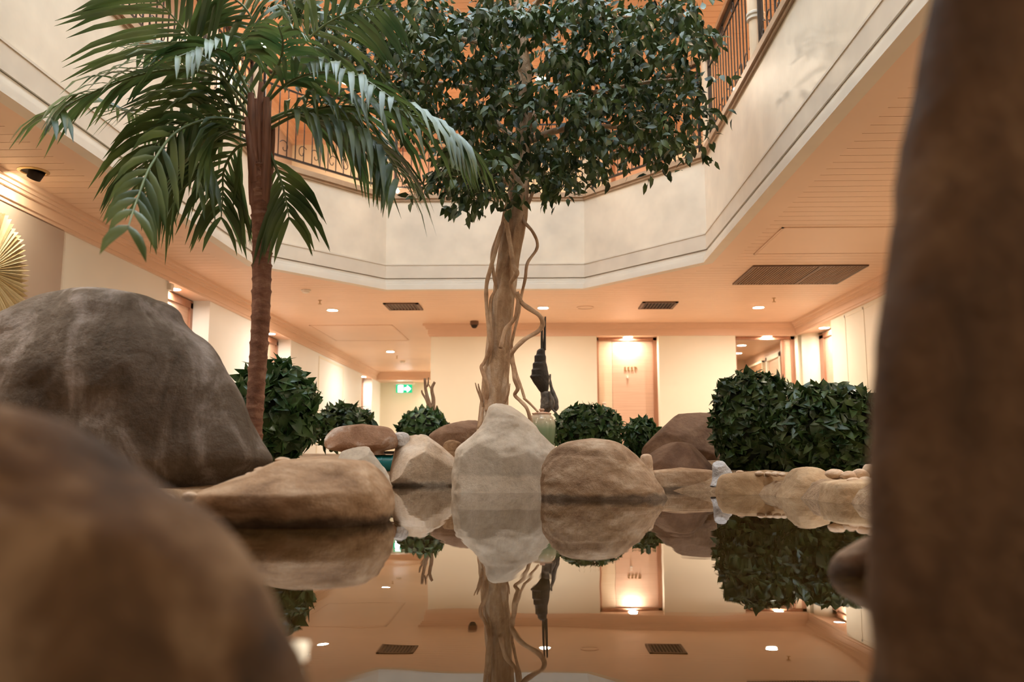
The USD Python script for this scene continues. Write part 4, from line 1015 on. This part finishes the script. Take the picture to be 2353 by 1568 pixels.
BL = [(700, 20, 55), (760, 60, 65), (830, 40, 75), (800, 130, 60), (740, 150, 40), (880, 110, 70), (930, 60, 70), (940, 180, 65), (880, 215, 45), (1000, 50, 75), (1010, 150, 75), (1000, 240, 65), (950, 270, 40), (1070, 60, 75), (1080, 170, 75), (1070, 280, 70), (1130, 30, 70), (1140, 130, 60), (1130, 240, 65),
      (1040, 350, 60), (1010, 410, 45), (1070, 400, 55), (1110, 350, 60), (1150, 400, 50), (1120, 440, 45), (1160, 330, 55), (1230, 40, 65), (1250, 130, 60), (1260, 220, 60), (1215, 330, 45), (1260, 340, 55), (1240, 410, 45), (1290, 380, 45), (1310, 60, 75), (1330, 150, 75), (1320, 250, 65), (1310, 310, 50), (1350, 375, 35),
      (1390, 50, 80), (1400, 150, 75), (1390, 240, 65), (1380, 310, 55), (1470, 50, 80), (1480, 130, 75), (1460, 220, 60), (1450, 300, 60), (1550, 30, 70), (1570, 90, 55), (1530, 190, 60), (1520, 280, 55), (1590, 190, 35), (1580, 270, 50), (1590, 320, 35), (1490, 340, 35), (680, 0, 30), (1610, 80, 25), (1180, 20, 55), (1350, -40, 90), (1150, -60, 90), (950, -40, 90), (1500, -50, 80)]
base, dirs, nrms = [], [], []
for bi, (x, y, r) in enumerate(BL):
    for off in ((-0.75, 0.0, 0.75) if r > 50 else (-0.35, 0.3)):
        yo = YT + off + rng.uniform(-0.3, 0.3)
        c0 = at(x + rng.uniform(-15, 15), y + rng.uniform(-15, 15), yo)
        rr = r * yo / FPX
        ntw = max(4, int(r / 7.5))
        for _ in range(ntw):            # twigs that arch out and hang
            u = rng.normal(size=3); u /= np.linalg.norm(u)
            s0 = c0 + u * rr * rng.uniform(0.1, 0.75) * [1, 0.8, 1] + [0, 0, rr * 0.2]
            out = np.array([u[0], u[1], -rng.uniform(0.2, 1.2)]); out /= np.linalg.norm(out)
            for k_ in range(9):
                base.append(s0 + out * 0.035 * k_ + rng.normal(size=3) * 0.018)
                sdv = rng.normal(size=3) * 0.75
                dirs.append(out * 0.6 + sdv + [0, 0, -0.55])
                nrms.append(rng.normal(size=3) * 0.6 + [0.1, -0.5, 0.7])
base, dirs, nrms = map(np.array, (base, dirs, nrms))
n = len(base)
LL = rng.uniform(0.075, 0.125, n)
V, Fl = leafs(base, dirs, nrms, LL, LL * rng.uniform(0.42, 0.52, n), 0.22, 0.25)
foliage(ficus, V, Fl, M['leafficus'], 300, -base[:, 1] + 0.2 * rng.random(n))

LI = [([(1168, 455), (1155, 515), (1140, 570), (1128, 615), (1118, 655), (1118, 700), (1123, 760), (1126, 800), (1113, 832), (1106, 845), (1114, 870), (1120, 900), (1112, 945), (1100, 985)], -0.12, 0.018),
      ([(1152, 520), (1137, 560), (1130, 590), (1136, 640), (1140, 665), (1128, 690), (1127, 740), (1128, 800), (1122, 850), (1116, 890), (1118, 945)], -0.1, 0.015),
      ([(1162, 500), (1172, 560), (1180, 610), (1188, 628), (1174, 650), (1182, 672), (1190, 690), (1186, 725), (1175, 742), (1160, 760), (1150, 800)], -0.16, 0.020),
      ([(1225, 440), (1210, 480), (1202, 505), (1222, 530), (1234, 555), (1232, 575), (1212, 605), (1207, 640), (1198, 680), (1192, 720), (1180, 770), (1176, 800), (1184, 850), (1196, 885), (1205, 915)], -0.05, 0.014),
      ([(1187, 672), (1200, 697), (1220, 712), (1240, 726), (1247, 745), (1236, 762), (1206, 780), (1182, 803), (1174, 820), (1180, 845), (1182, 870), (1190, 892), (1183, 908), (1196, 922), (1210, 938), (1219, 965), (1226, 1000)], -0.2, 0.019),
      ([(1203, 915), (1218, 928), (1236, 947)], -0.2, 0.010)]
for i, (pl_, off, r) in enumerate(LI):
    pp = spline([at(x, y, YT + off + 0.03 * math.sin(j * 1.7)) for j, (x, y) in enumerate(pl_)], 90)
    w_ = 1 + 0.18 * (meshkit.noise(pp * 14 + i * 9, i) - 0.5) * 2
    part(ficus, 'liana', tube(pp, r * w_ * np.linspace(1.05, 0.85, 90), 10), M['liana'], smooth=True)
for pl_ in ([(1110, 935), (1104, 915), (1096, 895), (1092, 880)], [(1108, 925), (1104, 905), (1100, 890), (1099, 882)], [(1160, 925), (1168, 905), (1172, 882)]):
    part(ficus, 'bare_twig', tube(spline([at(x, y, YT - 0.1) for x, y in pl_], 14), np.linspace(0.013, 0.004, 14), 7), M['liana'], smooth=True)

# forked driftwood behind the ball shrub
c = at(990, 990, 10.0)
t = thing('driftwood', 'forked antler like driftwood branch rising behind the ball shrub', 'driftwood', c)
for pl_, r in (([(994, 1085), (992, 1000), (990, 945), (984, 920), (978, 895), (976, 870)], 0.024), ([(988, 945), (980, 920), (971, 905), (969, 897)], 0.014), ([(993, 950), (996, 920), (992, 895), (998, 880), (999, 878)], 0.020),
               ([(977, 890), (983, 885), (985, 868)], 0.011), ([(986, 935), (983, 915), (982, 903)], 0.010), ([(1000, 948), (1002, 938), (1004, 932)], 0.008), ([(993, 897), (988, 890), (986, 884)], 0.008)):
    part(t, 'branch', tube(spline([at(x, y, 10.0) for x, y in pl_], 20), 1.35 * np.linspace(r, r * 0.45, 20), 9), M['driftwood'], smooth=True)

# celadon jar
YV = 7.45
c = at(1245, 1010, YV)
s = YV / FPX
t = thing('celadon_jar', 'lidded celadon green jar standing behind the peaked rock', 'jar', (c[0], YV, 0.2))
zt = at(1245, 952, YV)[2]
prof = [(0.0, 0.10), (0.07, 0.10), (0.085, 0.13), (0.105, zt - 0.27), (0.118, zt - 0.17), (0.122, zt - 0.10), (0.116, zt - 0.06), (0.102, zt - 0.03), (0.082, zt - 0.008), (0.078, zt)]
part(t, 'body', lathe(prof, (c[0], YV, 0), 48), M['celadon'], smooth=50)
part(t, 'lid', lathe([(0.080, zt - 0.003), (0.088, zt + 0.004), (0.082, zt + 0.010), (0.04, zt + 0.018), (0, zt + 0.02)], (c[0], YV, 0), 40), M['lid'], smooth=40)
part(t, 'knob', lathe([(0.018, zt + 0.015), (0.016, zt + 0.025), (0.026, zt + 0.035), (0.020, zt + 0.047), (0, zt + 0.05)], (c[0], YV, 0), 24), M['lid'], smooth=40)

# bronze bird
YR = 8.95
c = at(1262, 960, YR)
t = thing('bird_sculpture', 'dark bronze bird sculpture pointing two long bars upward beside the ficus', 'sculpture', (c[0], YR, ground(c[0], YR)))
wing = [(802, 1239, 1252), (806, 1234, 1253), (816, 1231, 1253), (818, 1228, 1254), (832, 1228, 1255), (836, 1224, 1256), (847, 1224, 1258), (851, 1221, 1259), (861, 1221, 1261), (865, 1218, 1262), (872, 1221, 1262), (882, 1227, 1262), (892, 1234, 1261), (901, 1241, 1258), (904, 1244, 1254)]
part(t, 'wing', loft(wing, YR, dr=0.5, amp=0.004, freq=20, seed=61, rows=70, n=40), M['bronze'], smooth=40)
body = [(898, 1243, 1260), (905, 1242, 1266), (915, 1243, 1272), (925, 1242, 1275), (935, 1241, 1274), (942, 1244, 1268), (950, 1250, 1262), (975, 1252, 1262)]
part(t, 'body', loft(body, YR + 0.02, dr=0.9, amp=0.010, freq=22, seed=63, rows=60, n=48, extra=0.42), M['bronzegrey'], smooth=50)
part(t, 'rear_wing', loft([(860, 1263, 1266), (880, 1262, 1268), (895, 1264, 1273), (910, 1266, 1279), (925, 1268, 1284), (938, 1268, 1284), (945, 1270, 1279)], YR + 0.08, dr=0.6, amp=0.006, freq=20, seed=65, rows=40, n=32), M['bronzegrey'], smooth=50)
for pl_ in ([(1246, 815), (1245, 770), (1247, 728)], [(1251, 805), (1252, 760), (1253, 728)]):
    part(t, 'long_bar', tube(spline([at(x, y, YR) for x, y in pl_], 20), np.linspace(0.017, 0.009, 20), 10), M['bronze'], smooth=True)
part(t, 'neck', tube(spline([at(x, y, YR - 0.05) for x, y in ((1262, 900), (1266, 920), (1268, 938), (1278, 950), (1284, 962))], 20), np.linspace(0.014, 0.010, 20), 8), M['bronzegrey'], smooth=True)

# little lit shell lamp at the water beside the near boulder
c = onz(684, 1528, 0.0)
t = thing('pool_lamp', 'small glowing fluted shell lamp at the water edge of the near boulder', 'pool lamp', c)
a_ = np.arange(48) / 48 * 2 * PI
rows_ = []
for r_, z_ in ((0.006, 0.002), (0.011, 0.008), (0.0105, 0.018), (0.013, 0.026)):
    rr_ = r_ * (1 + 0.10 * np.cos(a_ * 12))
    rows_.append(np.stack([c[0] + rr_ * np.cos(a_), c[1] + rr_ * np.sin(a_), np.full(48, z_)], 1))
i_, j_ = np.meshgrid(np.arange(3), np.arange(48), indexing='ij')
p_, q2_ = (i_ * 48 + j_).ravel(), (i_ * 48 + (j_ + 1) % 48).ravel()
part(t, 'fluted_shade', (np.vstack(rows_), np.vstack([np.stack([p_, q2_, q2_ + 48], 1), np.stack([p_, q2_ + 48, p_ + 48], 1)])), emit('shell_glow', (1.0, 0.80, 0.55), 0.75), smooth=True)
part(t, 'base', lathe([(0.0, -0.01), (0.008, -0.01), (0.008, 0.003), (0, 0.003)], c, 16), M['brass'])
